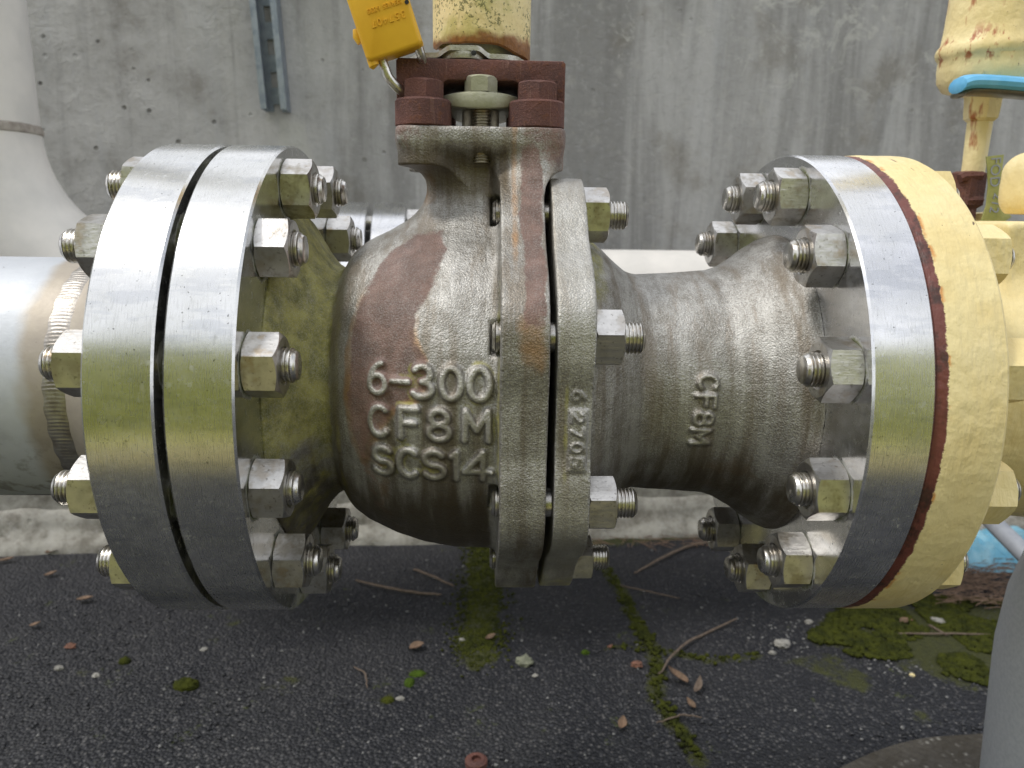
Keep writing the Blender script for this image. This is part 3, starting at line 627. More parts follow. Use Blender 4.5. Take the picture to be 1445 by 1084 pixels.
# raised lettering
x2 = x[:, 0, :]; z2 = z[:, 0, :]; sg = []
for ch, xa, w in (('6', -.0768, .0105), ('-', -.0628, .0095), ('3', -.0505, .0115), ('0', -.0345, .0120), ('0', -.0185, .0122)): sg += segs(ch, xa, .0150-(xa+.077)*.02, w, .0172)
for ch, xa, w in (('C', -.0768, .0115), ('F', -.0590, .0115), ('8', -.0418, .0128), ('M', -.0210, .0142)): sg += segs(ch, xa, -.0102, w, .0172)
for ch, xa, w in (('S', -.0755, .0118), ('C', -.0602, .0120), ('S', -.0450, .0125), ('1', -.0290, .0065), ('4', -.0208, .0150)): sg += segs(ch, xa, -.0350, w, .0170)
dd = segdist(x2, z2, sg).astype(np.float32)
rel = .0023*sstep(.0029, .0010, dd)+.0006*sstep(.0042, .001, dd)
padr = .0006*sstep(.0012, -.0004, np.minimum(np.minimum(np.abs(x2+.043)-.0375+0*z2, 1), 1)+np.maximum(0, np.abs(z2+.0005)-.0375))
d = d-(rel[:, None, :])*(y < -.04)
def dispb(P): return .00018*fbm(P, 55, 2)+.0008*vnoise(P, 11, 9)+.00010*vnoise(P, 420, 4)
body, P, N = sdf_mesh('valve_body', d, (x.ravel()[0], y.ravel()[0], z.ravel()[0]), H, CAST, valve, dispb)
X, Y, Z = P.T; front = Y < .03
poly = [(-.037, .108), (-.052, .103), (-.067, .094), (-.079, .079), (-.0865, .058), (-.090, .035), (-.0905, .010), (-.088, -.015), (-.082, -.03), (-.074, -.012), (-.064, .004), (-.050, .012), (-.040, .020), (-.045, .034), (-.051, .047), (-.049, .060), (-.041, .075), (-.034, .094)]
nw = fbm(P, 45, 12)
rs = sstep(.0050, -.0045, polydist(X, Z, poly)+.005*nw)*front
rs = np.maximum(rs, .90*sstep(.0035, -.003, np.abs(X-.0175+.003*nw)-.0062)*sstep(.046, .066, Z+.008*nw)*sstep(.168, .15, Z)*(Y < -.03))
lowb = sstep(-.035, 0, Z)*0
rs = np.maximum(rs, .72*sstep(.0, .036, X+.35*(Z-.165)+.012*nw)*sstep(.125, .150, Z)); rs = np.maximum(rs, .62*sstep(-.030, -.062, X+.01*nw)*sstep(.140, .165, Z))
oc = np.zeros(len(P)); oc = np.maximum(oc, .62*sstep(.008, -.004, np.abs(X-.016)-.008)*sstep(.005, .045, Z+.02*nw)*sstep(.085, .055, Z)*(Y < -.03))
oc = np.maximum(oc, .7*sstep(.0065, .001, np.abs(polydist(X, Z, poly)))*front*sstep(.12, .02, Z)); oc = np.maximum(oc, .7*sstep(-.034, -.046, X)*sstep(.11, .13, Z)*sstep(.155, .14, Z))
oc = np.maximum(oc, .55*sstep(.014, .0, np.abs(X+.072+.1*(Z+.03)))*sstep(.0, -.02, Z)); oc = np.maximum(oc, .6*sstep(.003, -.002, np.abs(X-.0075)-.0022)*sstep(.06, .1, Z)*(Y < -.03))
mo = .98*sstep(-.0985, -.108, X)*sstep(-.07, -.02, Z+.04*nw); mo = np.maximum(mo, .55*sstep(-.0985, -.106, X))
mo = np.maximum(mo, .62*sstep(.006, 0, np.abs(X+.0985))*front*sstep(.09, .03, Z)); mo = np.maximum(mo, .75*sstep(.0042, .0, np.abs(X+.0012+.0006*nw))*sstep(.13, .05, Z)*sstep(-.1, .0, Z)*(np.hypot(Y, Z) < .127))
iletter = segdist(X, Z, sg); inl = sstep(.0065, .003, iletter)*sstep(.0015, .003, iletter)*(np.abs(Z) < .036)*front
mo = np.maximum(mo, .72*inl*sstep(-.1, .35, vnoise(P, 75, 33))); mo = np.maximum(mo, .55*sstep(.10, .085, Z)*sstep(.02, .0, np.abs(Z-.103))*sstep(-.05, -.03, X)); mo = np.maximum(mo, .6*sstep(.118, .135, -Z)*sstep(-.02, 0, X)); mo = np.maximum(mo, .45*sstep(.16, .13, Z)*sstep(.13, .15, Z)*sstep(-.03, .02, X))
gr = 1.0*sstep(-.01, -.075, Z)*sstep(.006, -.012, X); gr = np.maximum(gr, .8*sstep(-.085, -.10, X)*sstep(-.01, -.06, Z)); gr = np.maximum(gr, .42*sstep(-.105, -.085, X)*sstep(.05, .0, Z)); gr = np.maximum(gr, .85*sstep(.163, .150, Z)*sstep(.105, .135, Z)*sstep(.012, .0, X)); gr = np.maximum(gr, .7*sstep(-.020, -.005, X)*sstep(.002, -.003, X)*sstep(.16, .08, Z)*sstep(.02, .06, Z)); gr = np.maximum(gr, .6*sstep(-.096, -.086, X)*0); gr = np.maximum(gr, .35*sstep(-.06, -.0, X)*sstep(.06, .0, Z))  # grime low on the bowl; also darker on the neck under the pad
lf = sstep(.0022, .0008, iletter)*(Z < .04)*(Z > -.04)*front*(Y < -.04); rs = rs*(1-.75*lf)*np.where(Z < .03, .88, 1); rs = np.maximum(rs, .50*sstep(.012, .002, np.abs(X+.078+.12*(Z+.03)))*sstep(.0, -.02, Z)*sstep(-.11, -.05, Z)*front*(1-lf))
oc = oc*(1-.8*sstep(.004, .001, iletter)*front); setattr_pt(body, 'rust', rs)
for nm, v in (('ochre', oc), ('moss', mo), ('grime_dark', gr), ('lift', lf)): setattr_pt(body, nm, v)

# end piece (second half of the casting)
P2p = [(.028, .107), (.052, .105), (.060, .1015), (.0686, .0955), (.076, .0885), (.083, .0825), (.089, .0785), (.096, .0768), (.12, .0780), (.1476, .0802), (.158, .0838), (.168, .0898), (.179, .0985), (.187, .1035), (.196, .1065)]
x, y, z = grid(.0285, .1955, -.158, .158, -.158, .158, H)
RX = np.interp(x.ravel(), *zip(*P2p)); RX = np.convolve(np.pad(RX, 2, 'edge'), kern, 'valid')[:, None, None]
rho = np.sqrt(y*y+z*z); SL = np.gradient(RX.ravel(), H)[:, None, None]; d = ((rho-RX)/np.sqrt(1+SL**2)).astype(np.float32)
ye = y; plate = np.maximum(octd(y, z, .1490, (27, 70, 112, 154, 206, 249, 287, 334)), np.abs(x-.0401)-.0105)
d = smin(d, plate, .007); d = np.maximum(d, np.abs(x-.112)-.0822)
x2 = x[:, 0, :]; z2 = z[:, 0, :]; sg2 = []
for ch, za, w in (('C', .0205, .0090), ('F', .0085, .0085), ('8', -.0030, .0085), ('M', -.0145, .0098)): sg2 += segs(ch, .1210+.3*(za+.025)*.25, za, w, .0112, rot=True)
dd = segdist(x2, z2, sg2).astype(np.float32); rel = .0021*np.sqrt(np.clip(1-(dd/.0018)**2, 0, 1))+.0006*sstep(.0042, .0012, dd)
d = d-rel[:, None, :]*(y < -.03)
# numbered tablet and round mark on the flange edge
tab = sstep(.0008, -.0004, np.maximum(np.abs(x2-.0425)-.0053, np.abs(z2+.0065)-.0180)); dg = np.zeros_like(tab); sg3 = []
for ch, za in (('2', .0095), ('7', .0010), ('0', -.0078), ('5', -.0160)): sg3 += segs(ch, .0390, za, .0055, .0064, rot=True)
dd3 = segdist(x2, z2, sg3); rl3 = .0015*tab+.0013*np.clip(1-(dd3/.0012)**2, 0, 1)
sg4 = segs('6', .0392, .0218, .0058, .0064, rot=True)+[((.0384+.0*i, 0), (.0384, 0)) for i in ()]; rl3 += .0015*np.clip(1-(segdist(x2, z2, sg4)/.0014)**2, 0, 1)
d = d-rl3[:, None, :]*(y < -.12)
def dispe(P): return .00018*fbm(P, 60, 5)+.0006*vnoise(P, 14, 19)+.00010*vnoise(P, 420, 14)+.0006*vnoise(P*np.array([9, .7, .7]), 11, 3)*sstep(.05, .08, P[:, 0])
endp, P, N = sdf_mesh('end_piece', d, (x.ravel()[0], y.ravel()[0], z.ravel()[0]), H, CAST, valve, dispe)
X, Y, Z = P.T; nw = fbm(P, 45, 15)
mo = np.zeros(len(P)); pe = (X < .0515)
mo = np.maximum(mo, .7*pe*sstep(.003, 0, np.abs(X-.0358))*sstep(-.05, -.02, Z)*sstep(.035, .02, Z)); mo = np.maximum(mo, .66*pe*sstep(.10, .13, -Z)); mo = np.maximum(mo, .6*pe*sstep(.135, .142, Z))
mo = np.maximum(mo, .75*sstep(.052, .056, X)*sstep(.074, .062, X)*sstep(.05, .075, Z)); gr = .75*sstep(-.0, -.07, Z)*(~pe); gr = np.maximum(gr, .42*sstep(.15, .19, X)); gr = np.maximum(gr, .40*sstep(.052, .056, X)*sstep(.09, .07, X)); gr = np.maximum(gr, .3*pe*sstep(.06, .0, Z)*sstep(-.03, -.01, Z))  # gr: darker low down, towards the flange and next to the plate
oc = .40*(~pe)*sstep(.03, .012, np.abs(X-.14+.2*Z))*sstep(.03, -.02, Z)
lf = .8*pe*sstep(.02, .05, np.abs(Z))+.5*(~pe)*sstep(.03, .07, Z)*sstep(.19, .16, X)*0
for nm, v in (('rust', 0*X), ('ochre', oc), ('moss', mo), ('grime_dark', gr), ('lift', lf+.9*sstep(.0016, .0006, segdist(X, Z, sg2))*(Y < -.03)*(np.abs(Z) < .03))): setattr_pt(endp, nm, v)

# studs through the left pair and the right pair (12 each), and the split line (8)
A12 = [(a, .135) for a in (75, 45, 15, -15, -45, -75, 105, 135, 165, -165, -135, -105)]
ST1 = localmesh('stud_bolt', *stud_geo(.1337, .012, .012), STUD, 60)
bolts(valve, 'stud_bolt', ST1, A12, -.2451, -.1114, -.2140, -.1369, .135,
      phi={(75, 1): 8, (45, 1): 22, (15, 1): 4, (-15, 1): 10, (-45, 1): 0, (105, 1): 12, (135, 1): 6, (-75, 1): 14, (-105, 1): 5, (75, 0): 8, (45, 0): 10, (15, 0): 0, (-15, 0): 4, (-45, 0): 4})
ST2 = localmesh('stud_bolt_long', *stud_geo(.1300, .013, .010), STUD, 60)
bolts(valve, 'stud_bolt', ST2, A12, .1660, .2960, .1936, .2679, .135, NUTM, NUTY,
      phi={(75, 0): 4, (45, 0): 14, (15, 0): 12, (-15, 0): 6, (-45, 0): 2, (105, 0): 0, (135, 0): 4, (-75, 0): 8, (-105, 0): 4})
NUTS = localmesh('hex_nut_small', *nut_geo(.0300, .0172, .0088), NUT, 22)
ST3 = localmesh('body_stud', *stud_geo(.0860, .012, .0118, .0089, .0021, .0008), STUD, 60)
bolts(valve, 'body_stud', ST3, BB, -.0050, .0810, None, .0508, .122, NUTS, NUTS, .0172, phi={(70.5, 1): 6, (23.5, 1): 16, (-24.5, 1): 4, (-77, 1): 0})

# stem top works
CX = -.0138
def hexhead(c, af, h, m, parent, name, rot=0, dome=True):
    n = 48; rh = lambda a: (af/2)/cos(((a+PI/6) % (PI/3))-PI/6); rc = af/2*.94; rings = [[(0, rh(2*PI*k/n)) for k in range(n)], [(h-(rh(2*PI*k/n)-rc)*.55-.0004, rh(2*PI*k/n)) for k in range(n)], [(h, rc) for k in range(n)]]
    V = [(c[0]+r*cos(2*PI*k/n+rot), c[1]+r*sin(2*PI*k/n+rot), c[2]+t) for rg in rings for k, (t, r) in enumerate(rg)]
    F = [(i*n+k, i*n+(k+1) % n, (i+1)*n+(k+1) % n, (i+1)*n+k) for i in range(2) for k in range(n)]+[tuple(reversed(range(n))), tuple(2*n+k for k in range(n))]
    return mk(name, V, F, m, parent, angle=22)
def zthread(c, r, z0, z1, m, parent, name='threaded_rod', pitch=.0018):
    pf = []; zz = z0
    while zz < z1: pf += [(zz, r*.84), (zz+pitch*.3, r), (zz+pitch*.55, r), (zz+pitch*.85, r*.84)]; zz += pitch
    V, F = lathe(pf, 24, 'z', (c[0], c[1], 0)); return mk(name, V, F, m, parent, angle=60)
# bracket bosses + bracket arch: rusted iron
br = empty('mounting_bracket', (CX, 0, .1691), parent=valve)
br['label'] = 'rusted brown bracket under the yellow sleeve'
def arch_poly():
    out = []; pts = [(-.052, .1850), (-.052, .2085), (-.0505, .2100), (.0515, .2100), (.0530, .2085), (.0530, .1850), (.0300, .1850), (.0290, .1935), (.0210, .1975), (-.0200, .1975), (-.0265, .1935), (-.0275, .1850)]
    return [(CX+a, b) for a, b in pts]
ap = arch_poly()[::-1]
V, F = prism(ap, -.036, .040, .0015, 'y'); me = mk('bracket_arch', V, F, RUST, valve, angle=40); 
for sx in (-1, 1):
    for sy in (-1, 1):
        cx_ = CX+sx*.0355; cy_ = -.034 if sy < 0 else .034
        mk('bracket_foot', *lathe([(.1692, .0168), (.1700, .0176), (.1842, .0176), (.1855, .0165)], 64, 'z', (cx_, cy_, 0)), RUST, valve, angle=30)
        hexhead((cx_, cy_-.001, .1855), .0235, .0115, RUST, valve, 'bracket_bolt', rot=rad(12 if sx < 0 else 2))
for o in list(COL.objects):
    if o.name.startswith('bracket_'):
        # regroup under the bracket
        o.parent = br; o.location = Vector((0, 0, 0)); 
        off = np.array(wpos(br))-np.array(wpos(valve)); co = np.empty(len(o.data.vertices)*3, np.float32); o.data.vertices.foreach_get('co', co); co = co.reshape(-1, 3)-off; o.data.vertices.foreach_set('co', co.astype(np.float32).ravel()); o.data.update()
mk('bracket_stop', *lathe([(.2095, .0080), (.2140, .0078), (.2152, .0070)], 40, 'z', (CX+.0430, .004, 0)), RUST, br, angle=30)
mk('stem', *lathe([(.169, .0125), (.225, .0125)], 48, 'z', (CX, .004, 0)), DARKSTEEL, valve)
# gland flange: lens shaped plate
gp = [(.0335*cos(rad(a)), -.002-.0325*sin(rad(a))) if False else (0, 0) for a in ()]
pts = []
for a in range(0, 360, 6):
    u = cos(rad(a)); v = sin(rad(a)); rx = .030 if abs(u) > 0 else .03; pts.append((CX+.0345*u, .002-.0+.046*v))
V, F = prism(pts, .1800, .1905, .002, 'z'); V[:, 2] -= .25*np.abs(V[:, 0]-CX)**2/.03*0
sel = V[:, 2] < .1855; V[sel, 2] += 5.6*(V[sel, 0]-CX)**2; sel = ~sel; V[sel, 2] -= 2.4*(V[sel, 0]-CX)**2
mk('gland_flange', V, F, GLAND, valve, angle=35)
for cy_ in (-.034, .038):
    hexhead((CX+.0005, cy_, .1905), .0178, .0096, GLAND, valve, 'gland_bolt', rot=rad(24))
    zthread((CX+.0012, cy_, 0), .0058, .1680, .1815, DARKSTEEL, valve, 'gland_thread')
zthread((CX+.0012, -.0395, 0), .0052, .1475, .1570, DARKSTEEL, valve, 'gland_thread')
# stop plate under the sleeve
def splate():
    n = 60; V, F = [], []; t = .0030
    xs_ = np.linspace(-.0455, .0280, n)
    for k in range(n):
        xx = xs_[k]; b = sstep(-.028, -.018, xx)*sstep(.0065, -.002, xx); zc_ = .2118+.0032*b; e = (1-(abs((xx+.00875)/.0368))**6)
        yf = -.028*max(e, .15)**.5-.007*b; yb = .026*max(e, .15)**.5
        for yy in np.linspace(yf, yb, 9): V.append((CX+xx, yy, zc_+t))
        for yy in np.linspace(yf, yb, 9): V.append((CX+xx, yy, zc_))
    for k in range(n-1):
        a = k*18; c = a+18
        for j in range(8): F.append((a+j, c+j, c+j+1, a+j+1)); F.append((a+9+j, a+10+j, c+10+j, c+9+j))
        F.append((a, a+9, c+9, c)); F.append((a+8, c+8, c+17, a+17))
    F += [tuple([j for j in range(9)]+[9+j for j in reversed(range(9))]), tuple([(n-1)*18+j for j in reversed(range(9))]+[(n-1)*18+9+j for j in range(9)])]
    return V, F
mk('stop_plate', *splate(), PLATE, valve, angle=35)
tp = [(CX+.0145*cos(rad(a))*1.05-.0105, -.0065+.0285*(-abs(sin(rad(a)))**.6) if a > 180 else -.002) for a in range(180, 361, 9)]
V, F = prism(tp, .2106, .2160, .0006, 'z'); mk('plate_tab', V, F, PLATE, valve, angle=35)
mk('plate_hole_shade', *lathe([(-.0349, .0014), (-.0362, .0016), (-.0363, .0012)], 20, 'y', (CX-.004, 0, .2134)), BLACK, valve)  # black disc stands in for the dark inside the hole
mk('stop_plate_hub', *lathe([(.2125, .0205), (.2265, .0205)], 48, 'z', (CX+.006, .004, 0)), PLATE, valve)
# yellow sleeve, rust-eaten lower rim
n = 128; V, F = [], []
for (zz, r_) in ((.2180, .0285), (.2172, .0300), (.2180, .0318), (.2200, .0322), (.2260, .0322), (.30, .0322), (.45, .0322)):
    for k in range(n):
        a = 2*PI*k/n; w_ = .0016*vnoise(np.array([[cos(a), sin(a), 0]]), 2.2, 4)[0]*(zz < .221); tl = .0045*(-cos(a))*(zz < .24)
        V.append((CX+.0005+r_*cos(a), .004+r_*sin(a), zz+w_*2.0+tl+.0025))
for i in range(6):
    for k in range(n): k2 = (k+1) % n; F.append((i*n+k, i*n+k2, (i+1)*n+k2, (i+1)*n+k))
V2 = V; mk('handle_sleeve', V, F, YELS, valve, angle=40)

# ================================================================== PADLOCK
yl = -.050
c1, c2, c3, c4 = (at(487, 0, yl), at(518, 88, yl), at(597, 62, yl), at(574, 0, yl))
ex = (c3-c2); wl_ = np.linalg.norm(ex); ex /= wl_; ey = (c1-c2); ey = ey-ex*(ey@ex); ey /= np.linalg.norm(ey); ez = np.cross(ex, ey)
lock = empty('padlock', tuple(c2+ex*wl_/2), 'bright yellow padlock hanging upside down beside the rusty valve bracket', 'padlock')
def loc(u, v, w): return c2+ex*u+ey*v+ez*w     # w toward the camera
HL = .062
def rr2(w, h, r, n=6):
    out = []
    for cx_, cy_, a0 in ((w-r, r, -90), (w-r, h-r, 0), (r, h-r, 90), (r, r, 180)):
        for i in range(n+1): a = rad(a0+90*i/n); out.append((cx_+r*cos(a), cy_+r*sin(a)))
    return out
V, F = prism(rr2(wl_, HL, .0035), -.017, 0, .0022, 'z', 3)
mk('lock_body', np.array([loc(*v) for v in V]), F, LOCKY, lock, angle=35)
lip = [loc(.0008+.0015, -.0003, -.004), loc(.0008, -.003, -.004)]
mk('corner_lug', *tube([loc(.0030, .003, -.005), loc(.0030, -.0022, -.005), loc(.0034, -.0030, -.005)], [.0032, .0032, .002], 14), LOCKY, lock)
mk('corner_lug', *tube([loc(-.0004, .0135, -.010), loc(-.0010, .0175, -.010), loc(-.0004, .0215, -.010)], [.0026, .0034, .0026], 12), LOCKY, lock)
for (u, v) in ((.0335, .0245), (.0068, .0445)):
    a_, b_ = lathe([(0, .0007), (.0003, .0013), (.0004, .0013)], 20, 'z'); mk('pin_hole_shade', np.array([loc(u, v, w_+.0001) if False else c2+ex*(u+p)+ey*(v+q)+ez*(w_+.00002) for p, q, w_ in a_]), b_, BLACK, lock)  # black dots painted on the face as the shade of pin holes
sp = spline([loc(.0085, .008, -.009), loc(.0085, -.004, -.009), loc(.0092, -.011, -.010), loc(.0140, -.0195, -.014), loc(.0210, -.0240, -.020), loc(.0290, -.0215, -.024), loc(.0320, -.012, -.022), loc(.0318, -.004, -.014), loc(.0318, .006, -.010)], 8)
mk('shackle', *tube(sp, .0029, 18), STUD, lock)
def text(s, size, origin, ux, uy, m, parent, name, ext=.0003, space=1.0):
    cu = bpy.data.curves.new(name, 'FONT'); cu.body = s; cu.size = size; cu.extrude = ext; cu.align_x = 'CENTER'; cu.align_y = 'CENTER'; cu.space_character = space; cu.resolution_u = 3
    o = bpy.data.objects.new('tmp', cu); COL.objects.link(o); dg = bpy.context.evaluated_depsgraph_get(); me = bpy.data.meshes.new_from_object(o.evaluated_get(dg)); bpy.data.objects.remove(o)
    me.materials.clear(); me.materials.append(m); q = bpy.data.objects.new(name, me); COL.objects.link(q); q.parent = parent
    ux = np.array(ux); uy = np.array(uy); uz = np.cross(ux, uy); co = np.empty(len(me.vertices)*3, np.float32); me.vertices.foreach_get('co', co); co = co.reshape(-1, 3)
    Wd = np.array(origin)+co[:, :1]*ux+co[:, 1:2]*uy+co[:, 2:]*uz-np.array(wpos(parent)); me.vertices.foreach_set('co', Wd.astype(np.float32).ravel()); me.update(); return q
text('SERIES 6835', .0038, loc(.0200, .0262, .0001), -ex, -ey, LOCKY, lock, 'embossed_lettering', .0006, 1.12)
text('357407', .0058, loc(.0200, .0190, .0001), -ex, -ey, LOCKY, lock, 'embossed_number', .0006, 1.25)

# ================================================================== YELLOW FLANGE AND BODY AT RIGHT
yf = empty('yellow_pipe_fitting', (.33, 0, -.15), 'thickly painted pale yellow flanged valve body bolted to the right end', 'pipe fitting')
nn_ = 256; pf = [(.2280, .075), (.2280, .1562), (.2288, .1572), (.2310, .1580), (.2340, .1590), (.2400, .1595), (.2500, .1593), (.2600, .1595), (.2655, .1592), (.2672, .1580), (.2679, .1560), (.2679, .075)]
V, F = lathe(pf, nn_, cap=False); V = V*np.array([1, 1, 1])+(V*np.array([0, 1, 1])/(np.hypot(V[:, 1], V[:, 2])[:, None]+1e-9))*(.0004*fbm(V, 60, 3)*(V[:, 0] > .235))[:, None]
mk('flange_disc', V, F, YEL, yf, angle=25)
x, y, z = grid(.262, .49, -.15, .14, -.13, .21, .0016)
rr3 = np.interp(x, [.262, .275, .295, .31, .40], [.108, .100, .090, .088, .100]); d = np.sqrt(y*y+z*z)-rr3
yb = np.abs(x-.345)-.052; boss = rbox(x, y, z, (.388, .0, .055), (.062, .050, .062), .004); d = smin(d, boss, .012)
cap_ = rbox(x, y, z, (.418, .005, .143), (.0465, .040, .024), .016); cap_ = smin(cap_, np.sqrt((x-.440)**2+(y-.005)**2+(z-.150)**2)-.036, .010)
cap_ = np.maximum(cap_, .1225-z)
neck_ = np.maximum(np.sqrt((x-.352)**2+(y+.0)**2)-.040, np.abs(z-.124)-.006)
hb, P, N = sdf_mesh('fitting_body', d, (x.ravel()[0], y.ravel()[0], z.ravel()[0]), .0016, YELN, yf, lambda P: .0006*fbm(P, 60, 3))
cb, P, N = sdf_mesh('bonnet_cap', cap_, (x.ravel()[0], y.ravel()[0], z.ravel()[0]), .0016, YELN, yf, lambda P: .0008*fbm(P, 60, 6))
mk('bonnet_neck', *lathe([(.110, .0395), (.126, .0395)], 64, 'z', (.424, .005, 0)), RUST, yf)

# ================================================================== REAR PIPE
RP0 = np.array([0., .530, -.012]); RD = np.array([cos(WA), sin(WA), 0]); RN = np.array([-sin(WA), cos(WA), 0])
rp_ = empty('background_pipe', tuple(RP0+RD*-.67+np.array([0, 0, -.084])), 'off-white pipe dropping down the wall and bending right behind the valve', 'pipe')
def along(V):
    V = np.asarray(V); return RP0+V[:, :1]*RD+V[:, 1:2]*RN+V[:, 2:]*np.array([0, 0, 1])
V, F = lathe([(-.445, .084), (-.222, .084)], 96); mk('pipe_barrel', along(V), F, WHITE, rp_)
V, F = lathe([(-.100, .084), (1.4, .084)], 96); mk('pipe_barrel', along(V), F, WHITE, rp_)
E = [(-.670, 0, z_) for z_ in np.linspace(.229, .232, 2)]; el = []
for i in range(17):
    a = PI+PI/2*i/16; el.append((-.4450+.225*cos(a), 0, .225+.225*sin(a)))
Vt, Ft = tube(el, .0850, 72, cap=False); mk('pipe_elbow', along(Vt), Ft, WHITE, rp_)
V, F = lathe([(.226, .084), (1.6, .084)], 96, 'z', (-.670, 0, 0)); mk('vertical_pipe', along(V), F, WHITE, rp_)
V, F = lathe([(.219, .084), (.2215, .0866), (.2255, .0872), (.230, .0862), (.232, .084)], 128, 'z', (-.670, 0, 0), cap=False); V = V+.0005*vnoise(V, 120, 3)[:, None]; mk('weld_ring', along(V), F, GRIMY, rp_)
for xa, xb in ((-.206, -.166), (-.159, -.117)):
    V, F = lathe([(xa, .084), (xa, .1418), (xa+.001, .1428), (xb-.001, .1428), (xb, .1418), (xb, .084)], 192, cap=False); mk('flange', along(V), F, MACHB, rp_, angle=25)
V, F = lathe([(-.222, .084), (-.206, .096)], 96, cap=False); mk('flange_hub', along(V), F, WHITE, rp_)
V, F = lathe([(-.1168, .097), (-.100, .084)], 96, cap=False); mk('flange_hub', along(V), F, WHITE, rp_)
V, F = lathe([(-.1659, .105), (-.1591, .105)], 96, cap=False); mk('gasket', along(V), F, BRONZE, rp_)
ST4 = localmesh('flange_bolt_rod', *stud_geo(.160, .012, .012), STUD, 60)
for k in range(8):
    a = rad(22.5+45*k+8); p = RP0+RD*-.1615+RN*(-.1205*cos(a))+np.array([0, 0, .1205*sin(a)])
    o = bpy.data.objects.new('flange_bolt', ST4); COL.objects.link(o); o.parent = rp_; o.rotation_euler = (0, 0, WA); o.location = Vector(p)-wpos(rp_)
    for s_, dx_ in ((1, .0446), (0, -.0446)):
        q = bpy.data.objects.new('hex_nut', NUTM); COL.objects.link(q); q.parent = o; q.rotation_euler = (rad(k*17), 0, 0) if s_ else (rad(k*17), 0, PI); q.location = (dx_, 0, 0)

# ================================================================== STRUT CHANNEL ON THE WALL
su = -.357; zb = .279
st = empty('strut_channel', tuple(wp(su, .01, zb)), 'grey-blue galvanised slotted steel channel fixed upright on the wall', 'steel channel')
def bxs(lst):
    V, F = [], []
    for (a0, a1, b0, b1, c0_, c1_) in lst:
        n = len(V); V += [tuple(wp(u, w, z_)) for u in (a0, a1) for w in (b0, b1) for z_ in (c0_, c1_)]
        F += [(n, n+1, n+3, n+2), (n+4, n+6, n+7, n+5), (n, n+4, n+5, n+1), (n+2, n+3, n+7, n+6), (n, n+2, n+6, n+4), (n+1, n+5, n+7, n+3)]
    return V, F
w2 = .0205; L = .36
def strut_tilt(V):
    V = np.array(V); V[:, 0] -= (V[:, 2]-zb)*.055; return V
zt = zb+L; sl = []
zz = zb; k = 0
while zz < zt:      # back web with oblong slots
    sl += [(su-w2+.0025, su-.0065, .001, .0035, zz, min(zz+.05, zt)), (su+.0065, su+w2-.0025, .001, .0035, zz, min(zz+.05, zt)), (su-.0065, su+.0065, .001, .0035, zz+.012, min(zz+.038, zt))]; zz += .05
V, F = bxs(sl); mk('slotted_web', strut_tilt(V), F, GALV, st, smooth=False)
V, F = bxs([(su-w2, su-w2+.0024, .001, .0405, zb, zt), (su-w2+.0024, su-w2+.0095, .0381, .0404, zb, zt), (su-w2+.0072, su-w2+.0095, .031, .0380, zb, zt)]); mk('channel_side', strut_tilt(V), F, GALV, st, smooth=False)
V, F = bxs([(su+w2-.0024, su+w2, .001, .0405, zb, zt), (su+w2-.0095, su+w2-.0024, .0381, .0404, zb, zt), (su+w2-.0095, su+w2-.0072, .031, .0380, zb, zt)]); mk('channel_side', strut_tilt(V), F, GALV, st, smooth=False)

# ================================================================== YELLOW BOWL, BLUE LEVER, TAG (upper right)
YB = .16
def scale_at(Y): return (Y-CAM[1])/(_F[1])/FPX*1.02
kk = scale_at(YB)
pc = at(1397, 60, YB); cxb = pc[0]
def zz_(py): return at(1397, py, YB)[2]
bowl = empty('filter_bowl', (cxb, YB, zz_(250)), 'pale yellow cylindrical bowl with a weld ring and rust streaks, on a thin stem', 'filter housing')
rb_ = 57*kk
pr_ = [(zz_(137), rb_*.30), (zz_(134), rb_*.55), (zz_(128), rb_*.85), (zz_(116), rb_*.97), (zz_(100), rb_*1.0), (zz_(86), rb_*1.0), (zz_(84), rb_*1.03), (zz_(80), rb_*1.065), (zz_(74), rb_*1.075), (zz_(68), rb_*1.05), (zz_(62), rb_*.985), (zz_(40), rb_*.955), (zz_(0), rb_*.93), (zz_(0)+.3, rb_*.93)]
V, F = lathe(pr_, 72, 'z', (cxb, YB, 0)); V = V+(.0010*vnoise(V, 90, 4)*((V[:, 2] < zz_(60)) & (V[:, 2] > zz_(90))))[:, None]; mk('bowl_body', V, F, YELR, bowl, angle=50)
mk('hex_fitting', *lathe([(zz_(174), kk*14), (zz_(168), kk*20), (zz_(160), kk*21), (zz_(141), kk*22), (zz_(136), kk*23)], 6, 'z', (cxb+.001, YB, 0), a0=.3), YELR, bowl, angle=20)
mk('stem_pipe', *lathe([(zz_(262), kk*14), (zz_(230), kk*14), (zz_(173), kk*15)], 32, 'z', (cxb+.001, YB, 0)), YELR, bowl)
# rusty union with square lugs below
V, F = merge([lathe([(zz_(330), kk*17), (zz_(295), kk*17), (zz_(290), kk*24), (zz_(246), kk*24), (zz_(243), kk*17)], 6, 'z', (cxb-.004, YB, 0), a0=.2)]); mk('rusty_union', V, F, RUST, bowl, angle=20)
V, F = tube([tuple(at(1385, 248, YB-.012)), tuple(at(1360, 249, YB-.012)), tuple(at(1354, 252, YB-.012))], .0042, 6); mk('union_lug', V, F, RUST, bowl, angle=20)
V, F = tube([tuple(at(1385, 282, YB-.012)), tuple(at(1362, 283, YB-.012))], .0042, 6); mk('union_lug', V, F, RUST, bowl, angle=20)
mk('cast_elbow', *tube([tuple(at(1391, 300, YB+.01)), tuple(at(1390, 330, YB+.01)), tuple(at(1388, 420, YB+.01))], .012, 16), YELR, bowl)
lev = empty('lever_handle', tuple(at(1400, 128, YB-.035)), 'sky blue coated flat lever handle below the yellow bowl', 'lever handle')
